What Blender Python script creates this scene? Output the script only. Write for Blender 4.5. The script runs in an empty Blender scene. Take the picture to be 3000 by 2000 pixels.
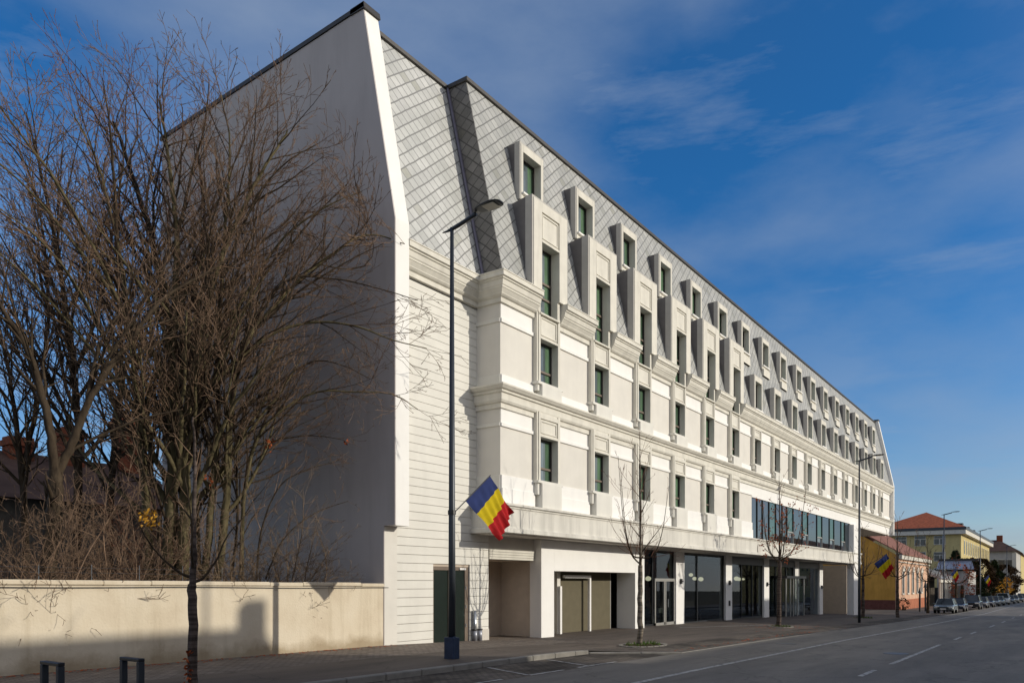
import bpy, bmesh, math, random
from mathutils import Vector, Matrix
R = math.radians
sc = bpy.context.scene
col = sc.collection

# ------------------------------------------------------------------ camera frame
F_, HX, HY, VX, CH = 2290., 1500., 1706., 3122., 1.65
_n = math.hypot(VX - HX, F_)
EXr, EXf = (VX - HX) / _n, F_ / _n
EYr, EYf = -F_ / _n, (VX - HX) / _n
KD = 3000 / 2352.
def ray(x, y):
    r, f, u = x - HX, F_, -(y - HY)
    return (r * EXr + f * EXf, r * EYr + f * EYf, u)
def atY(x, y, Y):
    d = ray(x, y); t = Y / d[1]
    return Vector((t * d[0], Y, CH + t * d[2]))
def atX(x, y, X):
    d = ray(x, y); t = X / d[0]
    return Vector((X, t * d[1], CH + t * d[2]))
def dY(x, y, Y): return atY(x * KD, y * KD, Y)

RG = [(-60,.3),(0,-.1),(10,-.18),(16,-.23),(21,-.3),(30,-.42),(40,-.6),(51,-.8),(62,-.98),(72,-1.12),(88,-1.38),(110,-1.58),(170,-2.1),(400,-4),(900,-8)]
FG = [(-60,.35),(0,.05),(6,-.03),(16,-.11),(21,-.25),(24,-.33),(31,-.35),(36,-.42),(43,-.49),(50,-.59),(58,-.68),(64,-.82),(72,-1.1),(76,-1.2),(88,-1.37),(110,-1.55),(170,-2.05),(400,-3.9),(900,-7.9)]
def lerp(T, X):
    for (a, b), (c, d) in zip(T, T[1:]):
        if X <= c: return b + (d - b) * (X - a) / (c - a)
    return T[-1][1]
def zr(X): return lerp(RG, X)
def kerbh(X):
    if X < 17.5: return .11
    if X < 21: return .11 * (21 - X) / 3.5
    return 0.012
def zs(X, Y):
    t = max(0, min(1, (Y - 10.55) / 4.6))
    return (zr(X) + kerbh(X)) * (1 - t) + lerp(FG, X) * t

# ------------------------------------------------------------------ node helpers
def newmat(name):
    m = bpy.data.materials.new(name); m.use_nodes = True
    nt = m.node_tree; nt.nodes.clear()
    out = nt.nodes.new('ShaderNodeOutputMaterial')
    return m, nt, out
def N(nt, t, **kw):
    n = nt.nodes.new(t)
    for k, v in kw.items(): setattr(n, k, v)
    return n
def L(nt, a, b): nt.links.new(a, b)
def math_(nt, op, a, b=None, c=None):
    n = nt.nodes.new('ShaderNodeMath'); n.operation = op
    for i, v in enumerate((a, b, c)):
        if v is None: continue
        if isinstance(v, (int, float)): n.inputs[i].default_value = v
        else: nt.links.new(v, n.inputs[i])
    return n.outputs[0]
def mixc(nt, f, a, b, blend='MIX'):
    n = nt.nodes.new('ShaderNodeMix'); n.data_type = 'RGBA'; n.blend_type = blend
    for i, v in ((0, f), (6, a), (7, b)):
        if isinstance(v, (int, float)): n.inputs[i].default_value = v
        elif isinstance(v, (tuple, list)): n.inputs[i].default_value = (*v[:3], 1)
        else: nt.links.new(v, n.inputs[i])
    return n.outputs[2]
def coords(nt, scale=(1, 1, 1)):
    tc = nt.nodes.new('ShaderNodeTexCoord'); mp = nt.nodes.new('ShaderNodeMapping')
    mp.inputs['Scale'].default_value = scale
    nt.links.new(tc.outputs['Object'], mp.inputs[0]); return mp.outputs[0]
def noise(nt, vec, s, det=4, rough=.55, out='Fac'):
    n = nt.nodes.new('ShaderNodeTexNoise'); n.inputs['Scale'].default_value = s
    n.inputs['Detail'].default_value = det; n.inputs['Roughness'].default_value = rough
    nt.links.new(vec, n.inputs['Vector']); return n.outputs[out]
def ramp(nt, f, stops):
    n = nt.nodes.new('ShaderNodeValToRGB'); e = n.color_ramp.elements
    while len(e) < len(stops): e.new(.5)
    for el, (p, c) in zip(e, stops):
        el.position = p; el.color = (*c, 1) if len(c) == 3 else c
    nt.links.new(f, n.inputs[0]); return n.outputs[0]
def princ(nt, out, colr, rough=.8, spec=.3, metal=0, bump=None, bstr=.2, bdist=.02):
    p = nt.nodes.new('ShaderNodeBsdfPrincipled')
    if isinstance(colr, (tuple, list)): p.inputs['Base Color'].default_value = (*colr[:3], 1)
    else: nt.links.new(colr, p.inputs['Base Color'])
    if isinstance(rough, (int, float)): p.inputs['Roughness'].default_value = rough
    else: nt.links.new(rough, p.inputs['Roughness'])
    p.inputs['Specular IOR Level'].default_value = spec
    p.inputs['Metallic'].default_value = metal
    if bump is not None:
        b = nt.nodes.new('ShaderNodeBump'); b.inputs['Strength'].default_value = bstr
        b.inputs['Distance'].default_value = bdist
        nt.links.new(bump, b.inputs['Height']); nt.links.new(b.outputs[0], p.inputs['Normal'])
    nt.links.new(p.outputs[0], out.inputs[0]); return p

def m_plain(name, c, var=.12, rough=.8, spec=.3, metal=0, s=3, bs=18, bstr=.15, streak=0):
    m, nt, out = newmat(name)
    v = coords(nt)
    n1 = noise(nt, v, s, 5)
    n2 = noise(nt, v, bs, 4)
    a = tuple(x * (1 - var) for x in c); b = tuple(min(1, x * (1 + var)) for x in c)
    cc = ramp(nt, n1, [(.3, a), (.7, b)])
    if streak:
        vs = coords(nt, (1, 1, .12)); ns = noise(nt, vs, 2.2, 5, .6)
        f = ramp(nt, ns, [(.45, (1, 1, 1)), (.75, (1 - streak,) * 3)])
        cc = mixc(nt, 1.0, cc, f, 'MULTIPLY')
    princ(nt, out, cc, rough, spec, metal, n2, bstr)
    return m

CREAM = (.73, .71, .65)
M = {}
M['cream'] = m_plain('cream_plaster', CREAM, .045, .85, .2, s=1.2, bs=60, bstr=.15, streak=.07)
M['white'] = m_plain('white_plaster', (.86, .845, .81), .03, .85, .2, s=1.5, bs=60, bstr=.15, streak=.045)
M['beige'] = m_plain('beige_plaster', (.71, .68, .62), .04, .85, .2, s=1.5, bs=60, bstr=.15, streak=.045)
M['mould'] = m_plain('moulding_stone', (.71, .68, .60), .05, .8, .2, s=2.5, bs=70, bstr=.15, streak=.17)
M['fascia'] = m_plain('canopy_fascia', (.70, .675, .61), .06, .8, .2, s=1.1, bs=60, bstr=.15, streak=.26)
M['soffit'] = m_plain('soffit_render', (.62, .58, .52), .06, .85, .2, s=1.5)
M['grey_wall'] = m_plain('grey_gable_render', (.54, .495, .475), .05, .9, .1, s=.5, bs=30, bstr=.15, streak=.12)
M['dark_coping'] = m_plain('dark_coping', (.06, .055, .05), .15, .45, .4, .3)
M['dormer_clad'] = m_plain('dormer_cladding', (.16, .15, .15), .15, .5, .4, .2, s=2)
M['dormer_cap'] = m_plain('dormer_edge', (.50, .48, .44), .05, .8, .2)
M['gutter'] = m_plain('gutter_metal', (.16, .15, .19), .12, .4, .5, .6)
M['shaded_board'] = m_plain('shaded_boards', (.30, .27, .24), .06, .85, .2)  # board colour darkened to stand in for the shade on this wall
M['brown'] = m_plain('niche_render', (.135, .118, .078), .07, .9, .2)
M['taupe'] = m_plain('garage_render', (.52, .44, .36), .07, .9, .2)
M['taupe_light'] = m_plain('recess_side_render', (.60, .53, .46), .06, .9, .2)
M['black'] = m_plain('black_metal', (.015, .016, .018), .2, .4, .5)
M['alu'] = m_plain('aluminium_frame', (.42, .41, .38), .06, .4, .5, .5)
M['frame'] = m_plain('window_frame', (.035, .03, .027), .1, .4, .5)
M['transom'] = m_plain('window_transom', (.17, .13, .10), .1, .4, .5)
M['green_door'] = m_plain('green_door', (.006, .014, .010), .15, .3, .5)
M['steel'] = m_plain('steel_pipe', (.40, .42, .44), .12, .3, .6, .8)
M['pole'] = m_plain('lamp_pole_paint', (.045, .052, .062), .12, .42, .5, .4, bs=40, bstr=.05)
M['polebase'] = m_plain('lamp_base_paint', (.018, .035, .075), .25, .5, .4, s=6)
M['ledglass'] = m_plain('lamp_lens', (.50, .48, .40), .05, .3, .5)
M['wire'] = m_plain('cable_rubber', (.03, .03, .03), .1, .6)
M['lit_strip'] = m_plain('white_door_trim', (.85, .83, .80), .02, .5)
M['timber'] = m_plain('entrance_timber', (.055, .025, .014), .3, .5, .3, s=4)
M['red_tile'] = m_plain('red_roof_tile', (.36, .10, .045), .35, .85, .15, s=2.5, bs=25, bstr=.5)
M['dusty_tile'] = m_plain('dusty_red_tile', (.25, .12, .09), .3, .85, .15, s=2.5, bs=25, bstr=.5)
M['brown_roof'] = m_plain('brown_roof_tile', (.10, .06, .045), .25, .85, .15, s=1, bs=12, bstr=.5)
M['yellow'] = m_plain('yellow_render', (.56, .46, .22), .08, .9, .15, s=.8, streak=.12)
M['ochre'] = m_plain('ochre_render', (.60, .33, .075), .14, .9, .15, s=.8, streak=.25)
M['pink'] = m_plain('salmon_render', (.66, .42, .29), .12, .9, .15, s=.9, streak=.3)
M['pinkbase'] = m_plain('brick_plinth', (.42, .16, .09), .2, .9, .15, s=2, streak=.35)
M['maroon'] = m_plain('maroon_plinth', (.15, .06, .05), .2, .9, .15)
M['trimw'] = m_plain('white_trim', (.62, .59, .52), .08, .8, .2)
M['greywall'] = m_plain('pale_render', (.48, .46, .43), .1, .9, .15, s=.5, streak=.15)
M['zinc'] = m_plain('zinc_sheet', (.33, .34, .38), .22, .4, .5, .5, s=3)
M['winpane'] = m_plain('house_window_glass', (.03, .035, .045), .2, .12, .8)
M['brickred'] = m_plain('chimney_brick', (.20, .065, .035), .3, .9, .1, s=5)
M['darkhouse'] = m_plain('old_dark_render', (.10, .085, .07), .3, .9, .1)
M['blue_f'] = m_plain('flag_blue', (.022, .035, .12), .15, .8, .15, s=4)
M['yellow_f'] = m_plain('flag_yellow', (.50, .38, .008), .12, .8, .15, s=4)
M['red_f'] = m_plain('flag_red', (.38, .015, .018), .2, .8, .15, s=4)
M['grass'] = m_plain('grass_blades', (.07, .12, .02), .4, .8, .2, s=9)
M['soil'] = m_plain('soil', (.06, .035, .025), .4, .95, .1, s=8, bs=30, bstr=.7)
M['leaf_rust'] = m_plain('rust_leaf', (.30, .07, .02), .5, .7, .2, s=9)
M['leaf_gold'] = m_plain('golden_leaf', (.50, .26, .03), .3, .7, .2, s=9)
M['ever'] = m_plain('evergreen_needles', (.018, .03, .012), .5, .8, .15, s=6)
M['sofa'] = m_plain('sofa_fabric', (.20, .19, .16), .1, .9)
M['darkfab'] = m_plain('dark_fabric', (.03, .03, .035), .2, .9)
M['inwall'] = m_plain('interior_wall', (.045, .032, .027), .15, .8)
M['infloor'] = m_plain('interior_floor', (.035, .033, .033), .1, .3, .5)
M['carglass'] = m_plain('car_glass', (.02, .03, .035), .1, .05, .9)
M['tyre'] = m_plain('tyre_rubber', (.015, .015, .015), .1, .8)
M['headlight'] = m_plain('car_headlight', (.75, .75, .7), .05, .1, .8)
M['kerb'] = m_plain('kerb_stone', (.24, .225, .20), .2, .85, .2, s=3, bs=30, bstr=.5)

def bark(name, c1, c2, ringy=0):
    m, nt, out = newmat(name)
    v = coords(nt, (1, 1, .35)); n1 = noise(nt, v, 7, 6, .65)
    cc = ramp(nt, n1, [(.3, c1), (.72, c2)])
    if ringy:
        w = N(nt, 'ShaderNodeTexNoise'); w.inputs['Scale'].default_value = 1.2
        L(nt, coords(nt, (.5, .5, 14)), w.inputs['Vector'])
        f = ramp(nt, w.outputs['Fac'], [(.42, (.45, .45, .45)), (.56, (1, 1, 1))])
        cc = mixc(nt, 1., cc, f, 'MULTIPLY')
    princ(nt, out, cc, .9, .15, 0, n1, .6, .03)
    return m
M['bark_dark'] = bark('dark_bark', (.024, .017, .012), (.085, .062, .04))
M['bark_olive'] = bark('olive_bark', (.045, .038, .02), (.17, .14, .075))
M['bark_black'] = bark('black_bark', (.008, .007, .006), (.03, .025, .02))  # near-black bark, darker than the other trunks
M['bark_young'] = bark('young_tree_bark', (.09, .075, .06), (.33, .28, .22), 1)
M['bark_grey'] = bark('grey_trunk_bark', (.05, .038, .032), (.17, .13, .11), 1)
M['twig'] = bark('twig_bark', (.10, .066, .045), (.29, .19, .125))
M['twig_pale'] = bark('pale_twig_bark', (.11, .075, .048), (.28, .20, .13))
M['twig_red'] = bark('reddish_twig_bark', (.10, .045, .028), (.24, .12, .08))

def slate(name, axis, c, var=.22):
    m, nt, out = newmat(name)
    tc = N(nt, 'ShaderNodeTexCoord'); sp = N(nt, 'ShaderNodeSeparateXYZ'); L(nt, tc.outputs['Object'], sp.inputs[0])
    u = sp.outputs[axis]; z = sp.outputs['Z']
    a = math_(nt, 'MULTIPLY', u, 1 / .51); b = math_(nt, 'MULTIPLY', z, 1.0238 / .426)
    # slight irregularity so courses are not ruler-straight
    nz = noise(nt, tc.outputs['Object'], 1.3, 2); wob = math_(nt, 'MULTIPLY', math_(nt, 'SUBTRACT', nz, .5), .16)
    p = math_(nt, 'ADD', math_(nt, 'ADD', a, b), wob); q = math_(nt, 'SUBTRACT', math_(nt, 'SUBTRACT', b, a), wob)
    fp = math_(nt, 'FRACT', p); fq = math_(nt, 'FRACT', q)
    cell = N(nt, 'ShaderNodeCombineXYZ')
    L(nt, math_(nt, 'FLOOR', p), cell.inputs[0]); L(nt, math_(nt, 'FLOOR', q), cell.inputs[1])
    wn = N(nt, 'ShaderNodeTexWhiteNoise'); L(nt, cell.outputs[0], wn.inputs['Vector'])
    line = math_(nt, 'MAXIMUM', math_(nt, 'LESS_THAN', fp, .10), math_(nt, 'LESS_THAN', fq, .125))
    soft = math_(nt, 'MINIMUM', fp, fq)
    lo = tuple(x * (1 - var) for x in c); hi = tuple(x * (1 + var * .8) for x in c)
    tint = ramp(nt, wn.outputs['Value'], [(0, (c[0]*.62, c[1]*.61, c[2]*.5)), (.07, lo), (.6, c), (1, hi)])
    nn = noise(nt, tc.outputs['Object'], 9, 5)
    tint = mixc(nt, .35, tint, ramp(nt, nn, [(.3, lo), (.7, hi)]))
    nb = noise(nt, tc.outputs['Object'], .7, 3)
    tint = mixc(nt, 1., tint, ramp(nt, nb, [(.35, (.82, .83, .82)), (.65, (1, 1, 1))]), 'MULTIPLY')
    colr = mixc(nt, line, tint, tuple(x * .38 for x in c))
    hgt = math_(nt, 'MULTIPLY', soft, 1.0)
    # every tile is tipped a little differently: varies its sheen
    rg = math_(nt, 'ADD', math_(nt, 'MULTIPLY', wn.outputs['Value'], .2), .5)
    princ(nt, out, colr, rg, .35, .0, hgt, .35, .03)
    return m
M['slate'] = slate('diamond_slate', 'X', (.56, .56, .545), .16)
M['slate_main'] = slate('diamond_slate_main', 'X', (.43, .43, .415), .16)  # same slate toned down: duller sheen of the long roof put into colour
M['slate_side'] = slate('diamond_slate_side', 'Y', (.22, .21, .20), .3)  # same slate on the step face, its shade put into the darker colour

def gl_opaque(name, c, rough=.04):
    m, nt, out = newmat(name)
    v = coords(nt, (1, 1, .25)); n1 = noise(nt, v, 3, 2)
    oi = N(nt, 'ShaderNodeObjectInfo')
    cc = ramp(nt, n1, [(.35, tuple(x * .7 for x in c)), (.65, tuple(x * 1.25 for x in c))])
    cc = mixc(nt, 1., cc, ramp(nt, oi.outputs['Random'], [(0, (.6, .62, .62)), (.5, (1., 1., 1.)), (1, (1.25, 1.2, 1.2))]), 'MULTIPLY')
    wv = noise(nt, coords(nt), 1.2, 2)
    p = princ(nt, out, cc, rough, .6, 0, wv, .02, .05)
    p.inputs['Coat Weight'].default_value = .6; p.inputs['Coat Roughness'].default_value = .02
    return m
M['glass_green'] = gl_opaque('green_curtained_glass', (.10, .18, .105))
M['glass_dark'] = gl_opaque('dark_blue_glass', (.03, .045, .06))
M['glass_curtain'] = gl_opaque('pale_curtain_glass', (.13, .165, .18))

def gl_mirror(name, tint, diff, w):
    m, nt, out = newmat(name)
    g = N(nt, 'ShaderNodeBsdfGlossy'); g.inputs['Color'].default_value = (*tint, 1); g.inputs['Roughness'].default_value = .01
    wv = noise(nt, coords(nt), .8, 2)
    b = N(nt, 'ShaderNodeBump'); b.inputs['Strength'].default_value = .03; b.inputs['Distance'].default_value = .05
    L(nt, wv, b.inputs['Height']); L(nt, b.outputs[0], g.inputs['Normal'])
    d = N(nt, 'ShaderNodeBsdfDiffuse'); d.inputs['Color'].default_value = (*diff, 1)
    mx = N(nt, 'ShaderNodeMixShader'); mx.inputs[0].default_value = w
    L(nt, d.outputs[0], mx.inputs[1]); L(nt, g.outputs[0], mx.inputs[2]); L(nt, mx.outputs[0], out.inputs[0])
    return m
M['strip_a'] = gl_mirror('strip_glass_blue', (.46, .50, .55), (.02, .028, .03), .56)
M['strip_b'] = gl_mirror('strip_glass_green', (.42, .54, .51), (.02, .04, .033), .56)
def gl_see(name, tint, fmin):
    m, nt, out = newmat(name)
    t = N(nt, 'ShaderNodeBsdfTransparent'); t.inputs['Color'].default_value = (*tint, 1)
    g = N(nt, 'ShaderNodeBsdfGlossy'); g.inputs['Roughness'].default_value = .01; g.inputs['Color'].default_value = (.8, .88, 1, 1)
    lw_ = N(nt, 'ShaderNodeLayerWeight'); lw_.inputs[0].default_value = .5
    f = math_(nt, 'ADD', math_(nt, 'MULTIPLY', math_(nt, 'POWER', lw_.outputs['Facing'], 4.), .42), fmin)
    mx = N(nt, 'ShaderNodeMixShader'); L(nt, f, mx.inputs[0])
    L(nt, t.outputs[0], mx.inputs[1]); L(nt, g.outputs[0], mx.inputs[2]); L(nt, mx.outputs[0], out.inputs[0])
    return m
M['shopglass'] = gl_see('shop_glass', (.62, .66, .66), .035)

def emis(name, c, s):
    m, nt, out = newmat(name); e = N(nt, 'ShaderNodeEmission'); e.inputs[0].default_value = (*c, 1); e.inputs[1].default_value = s
    L(nt, e.outputs[0], out.inputs[0]); return m
M['globe'] = emis('lit_globe', (1., .88, .60), 1.15)

# ground materials -----------------------------------------------------------
def m_asphalt(name, c, var=.25, stain=.0, tint=(1, 1, 1)):
    m, nt, out = newmat(name)
    v = coords(nt)
    fine = noise(nt, v, 45, 3, .7); mid = noise(nt, coords(nt, (.22, 1, 1)), 1.1, 6, .68); big = noise(nt, coords(nt, (.06, .5, 1)), .9, 3)
    a = ramp(nt, mid, [(.3, tuple(x * (1 - var) for x in c)), (.7, tuple(x * (1 + var) for x in c))])
    a = mixc(nt, 1., a, ramp(nt, fine, [(.3, (.8, .8, .8)), (.7, (1.15, 1.15, 1.15))]), 'MULTIPLY')
    a = mixc(nt, 1., a, ramp(nt, big, [(.35, (.78, .78, .8)), (.65, (1.1, 1.08, 1.05))]), 'MULTIPLY')
    # fine cracks
    vo = N(nt, 'ShaderNodeTexVoronoi', feature='DISTANCE_TO_EDGE'); vo.inputs['Scale'].default_value = .35
    wv = noise(nt, v, 1.5, 4, out='Color'); mm = N(nt, 'ShaderNodeVectorMath', operation='ADD'); L(nt, v, mm.inputs[0]); L(nt, wv, mm.inputs[1])
    L(nt, mm.outputs[0], vo.inputs['Vector'])
    crack = ramp(nt, vo.outputs['Distance'], [(.0, (.62, .62, .62)), (.012, (1, 1, 1))])
    a = mixc(nt, 1., a, crack, 'MULTIPLY')
    princ(nt, out, a, .78, .3, 0, fine, .5, .01)
    return m
M['road'] = m_asphalt('road_asphalt', (.185, .170, .148), .26)
M['walk_asph'] = m_asphalt('pavement_asphalt', (.115, .094, .078), .28)
def m_brick(name, c1, c2, sx, mortar=(.10, .085, .07), stain=0, scale=1.):
    m, nt, out = newmat(name)
    v = coords(nt)
    br = N(nt, 'ShaderNodeTexBrick'); br.inputs['Scale'].default_value = scale
    br.inputs['Brick Width'].default_value = sx; br.inputs['Row Height'].default_value = sx * .5; br.inputs['Mortar Size'].default_value = .012
    br.inputs['Color1'].default_value = (*c1, 1); br.inputs['Color2'].default_value = (*c2, 1); br.inputs['Mortar'].default_value = (*mortar, 1)
    L(nt, v, br.inputs['Vector'])
    n1 = noise(nt, v, 3, 5, .65)
    a = mixc(nt, 1., br.outputs['Color'], ramp(nt, n1, [(.3, (.7, .68, .66)), (.7, (1.2, 1.2, 1.2))]), 'MULTIPLY')
    if stain:
        n2 = noise(nt, coords(nt, (.6, 1, 1)), .75, 4, .6)
        a = mixc(nt, 1., a, ramp(nt, n2, [(.42, (stain,) * 3), (.58, (1, 1, 1))]), 'MULTIPLY')
    princ(nt, out, a, .85, .2, 0, br.outputs['Fac'], -.3, .01)
    return m
M['pavers'] = m_brick('brick_pavers', (.24, .20, .165), (.17, .145, .125), .22)
M['bay'] = m_brick('parking_pavers', (.19, .16, .13), (.13, .11, .095), .22, (.04, .035, .03), stain=.38)
def m_paint():
    m, nt, out = newmat('worn_road_paint')
    n = noise(nt, coords(nt), 7, 5, .7)
    c = ramp(nt, n, [(.38, (.14, .14, .14)), (.52, (.42, .41, .39)), (.7, (.55, .54, .5))])
    princ(nt, out, c, .7, .3); return m
M['paint'] = m_paint()
M['earth'] = m_plain('garden_earth', (.09, .075, .05), .4, .95, .1, s=.8, bs=10, bstr=.8)
def m_oldwall():
    m, nt, out = newmat('old_cream_wall')
    v = coords(nt)
    n1 = noise(nt, v, .9, 6, .6); n2 = noise(nt, v, 22, 4)
    a = ramp(nt, n1, [(.3, (.58, .49, .365)), (.5, (.66, .575, .44)), (.72, (.70, .62, .49))])
    ns = noise(nt, coords(nt, (1.6, 1, .12)), 2., 5, .65)
    a = mixc(nt, 1., a, ramp(nt, ns, [(.5, (1, 1, 1)), (.8, (.80, .78, .74))]), 'MULTIPLY')
    st = noise(nt, v, .55, 5, .7)
    a = mixc(nt, ramp(nt, st, [(.62, (0, 0, 0)), (.74, (.5, .5, .5))]), a, (.50, .33, .17))
    # damp at the foot
    sp = N(nt, 'ShaderNodeSeparateXYZ'); L(nt, v, sp.inputs[0])
    zz = math_(nt, 'ADD', sp.outputs['Z'], math_(nt, 'MULTIPLY', math_(nt, 'SUBTRACT', n1, .5), .9))
    damp = ramp(nt, zz, [(0., (.62, .58, .52)), (.28, (1, 1, 1))])
    a = mixc(nt, 1., a, damp, 'MULTIPLY')
    princ(nt, out, a, .9, .15, 0, n2, .35, .02); return m
M['oldwall'] = m_oldwall()
def m_tilerows(name, c):
    return m_plain(name, c)
def m_carpaint(name, c):
    m, nt, out = newmat(name)
    n = noise(nt, coords(nt), 2, 3)
    cc = ramp(nt, n, [(.3, tuple(x * .85 for x in c)), (.7, tuple(min(1, x * 1.1) for x in c))])
    p = princ(nt, out, cc, .3, .5, .3); p.inputs['Coat Weight'].default_value = .6; p.inputs['Coat Roughness'].default_value = .05
    return m

# ------------------------------------------------------------------ mesh helpers
class MB:
    def __init__(s): s.v = []; s.f = []
    def quadbox(s, pts):
        i = len(s.v); s.v += [tuple(p) for p in pts]
        s.f += [(i, i+3, i+2, i+1), (i+4, i+5, i+6, i+7), (i, i+1, i+5, i+4), (i+1, i+2, i+6, i+5), (i+2, i+3, i+7, i+6), (i+3, i, i+4, i+7)]
        return s
    def box(s, x0, x1, y0, y1, z0, z1):
        return s.quadbox([(x0,y0,z0),(x1,y0,z0),(x1,y1,z0),(x0,y1,z0),(x0,y0,z1),(x1,y0,z1),(x1,y1,z1),(x0,y1,z1)])
    def prism_x(s, x0, x1, poly):      # poly in (y,z)
        i = len(s.v); n = len(poly)
        s.v += [(x0, y, z) for y, z in poly] + [(x1, y, z) for y, z in poly]
        s.f.append(tuple(range(i, i+n))); s.f.append(tuple(range(i+2*n-1, i+n-1, -1)))
        for k in range(n):
            j = (k+1) % n; s.f.append((i+k, i+n+k, i+n+j, i+j))
        return s
    def prism_y(s, y0, y1, poly):      # poly in (x,z)
        i = len(s.v); n = len(poly)
        s.v += [(x, y0, z) for x, z in poly] + [(x, y1, z) for x, z in poly]
        s.f.append(tuple(range(i, i+n))); s.f.append(tuple(range(i+2*n-1, i+n-1, -1)))
        for k in range(n):
            j = (k+1) % n; s.f.append((i+k, i+n+k, i+n+j, i+j))
        return s
    def tube(s, pts, rad, n=6, cap=True):
        pts = [Vector(p) for p in pts]; m = len(pts)
        if not isinstance(rad, (list, tuple)): rad = [rad] * m
        base = len(s.v); up = Vector((0, 0, 1))
        prev = None
        for k, p in enumerate(pts):
            d = (pts[min(k+1, m-1)] - pts[max(k-1, 0)])
            if d.length < 1e-9: d = Vector((0, 0, 1))
            d.normalize()
            if prev is None:
                a = d.cross(up)
                if a.length < .05: a = d.cross(Vector((1, 0, 0)))
                a.normalize()
            else:
                a = prev - d * prev.dot(d)
                if a.length < 1e-6: a = d.cross(Vector((1, 0, 0)))
                a.normalize()
            prev = a; b = d.cross(a)
            for j in range(n):
                t = 2 * math.pi * j / n
                q = p + (a * math.cos(t) + b * math.sin(t)) * rad[k]
                s.v.append((q.x, q.y, q.z))
        for k in range(m-1):
            for j in range(n):
                j2 = (j+1) % n
                s.f.append((base+k*n+j, base+k*n+j2, base+(k+1)*n+j2, base+(k+1)*n+j))
        if cap and n > 3:
            s.f.append(tuple(base+j for j in range(n-1, -1, -1)))
            s.f.append(tuple(base+(m-1)*n+j for j in range(n)))
        return s
    def quad(s, a, b, c, d):
        i = len(s.v); s.v += [tuple(a), tuple(b), tuple(c), tuple(d)]; s.f.append((i, i+1, i+2, i+3)); return s
    def tri(s, a, b, c):
        i = len(s.v); s.v += [tuple(a), tuple(b), tuple(c)]; s.f.append((i, i+1, i+2)); return s
    def sphere(s, c, r, nu=12, nv=8, sz=1):
        i = len(s.v)
        for a in range(nv+1):
            th = math.pi * a / nv
            for b in range(nu):
                ph = 2 * math.pi * b / nu
                s.v.append((c[0]+r*math.sin(th)*math.cos(ph), c[1]+r*math.sin(th)*math.sin(ph), c[2]+r*sz*math.cos(th)))
        for a in range(nv):
            for b in range(nu):
                b2 = (b+1) % nu
                s.f.append((i+a*nu+b, i+(a+1)*nu+b, i+(a+1)*nu+b2, i+a*nu+b2))
        return s
    def build(s, name, mat, parent=None, smooth=False, bevel=0):
        me = bpy.data.meshes.new(name); me.from_pydata(s.v, [], s.f); me.update()
        bm = bmesh.new(); bm.from_mesh(me)
        if len(s.f) < 60000: bmesh.ops.recalc_face_normals(bm, faces=bm.faces)
        bm.to_mesh(me); bm.free()
        mats = mat if isinstance(mat, (list, tuple)) else [mat]
        for q in mats: me.materials.append(q)
        if smooth: me.polygons.foreach_set('use_smooth', [True] * len(me.polygons))
        o = bpy.data.objects.new(name, me); col.objects.link(o)
        if parent is not None: o.parent = parent
        if bevel:
            b = o.modifiers.new('bevel', 'BEVEL'); b.width = bevel; b.segments = 1; b.limit_method = 'ANGLE'
        return o
def tag(o, label, cat, group=None):
    o['label'] = label; o['category'] = cat
    if group: o['group'] = group
    return o
def struct(o): o['kind'] = 'structure'; return o
def empty(name, loc=(0, 0, 0), rz=0):
    o = bpy.data.objects.new(name, None); col.objects.link(o)
    o.location = loc; o.rotation_euler = (0, 0, rz); o.empty_display_size = .3
    return o
def copy_tree(o, parent=None):
    c = o.copy(); col.objects.link(c); c.parent = parent
    for ch in list(o.children): copy_tree(ch, c)
    return c
def sweep(path, prof, closed_ends=True):
    """path: list of (x,y) walked so that outside is on the right hand; prof: list of (offset,z)."""
    mb = MB(); n = len(prof); m = len(path)
    rings = []
    for k in range(m):
        p = Vector(path[k])
        if k > 0: d0 = (Vector(path[k]) - Vector(path[k-1])).normalized()
        if k < m-1: d1 = (Vector(path[k+1]) - Vector(path[k])).normalized()
        if k == 0: d0 = d1
        if k == m-1: d1 = d0
        n0 = Vector((d0.y, -d0.x)); n1 = Vector((d1.y, -d1.x))
        mi = (n0 + n1); mi = mi / max(.2, mi.dot(n0))
        rings.append([(p.x + mi.x*o, p.y + mi.y*o, z) for o, z in prof])
    for r in rings: mb.v += r
    for k in range(m-1):
        for j in range(n):
            j2 = (j+1) % n
            mb.f.append((k*n+j, (k+1)*n+j, (k+1)*n+j2, k*n+j2))
    mb.f.append(tuple(range(n))); mb.f.append(tuple((m-1)*n + j for j in range(n-1, -1, -1)))
    return mb

# ------------------------------------------------------------------ HOTEL
YC, YW, XS = 15.63, 14.683, 20.09      # clad plane, main wall plane, main volume left face
XE = 87.45                             # far fin
PITCH, CX0, NB = 3.723, 22.69, 17
RY0, RZ0, RK = 14.61, 11.6, .2255      # main roof plane
RTOP = 18.12
hotel = empty('hotel_building', (XS, YW, -.3))
tag(hotel, 'long cream hotel with a slate mansard roof, rows of dormers and a glazed ground floor', 'hotel building')
def H(mb, name, mat, **k):
    o = mb.build(name, mat, None, **k); o.parent = hotel; o.matrix_parent_inverse = Matrix.Translation(-Vector(hotel.location)); return o
def HL(name, loc):
    o = empty(name, loc)
    return o
def hpar(o):
    o.parent = hotel; o.matrix_parent_inverse = Matrix.Translation(-Vector(hotel.location)); return o
def ryz(z, y0=RY0): return y0 + RK * (z - RZ0)

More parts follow.
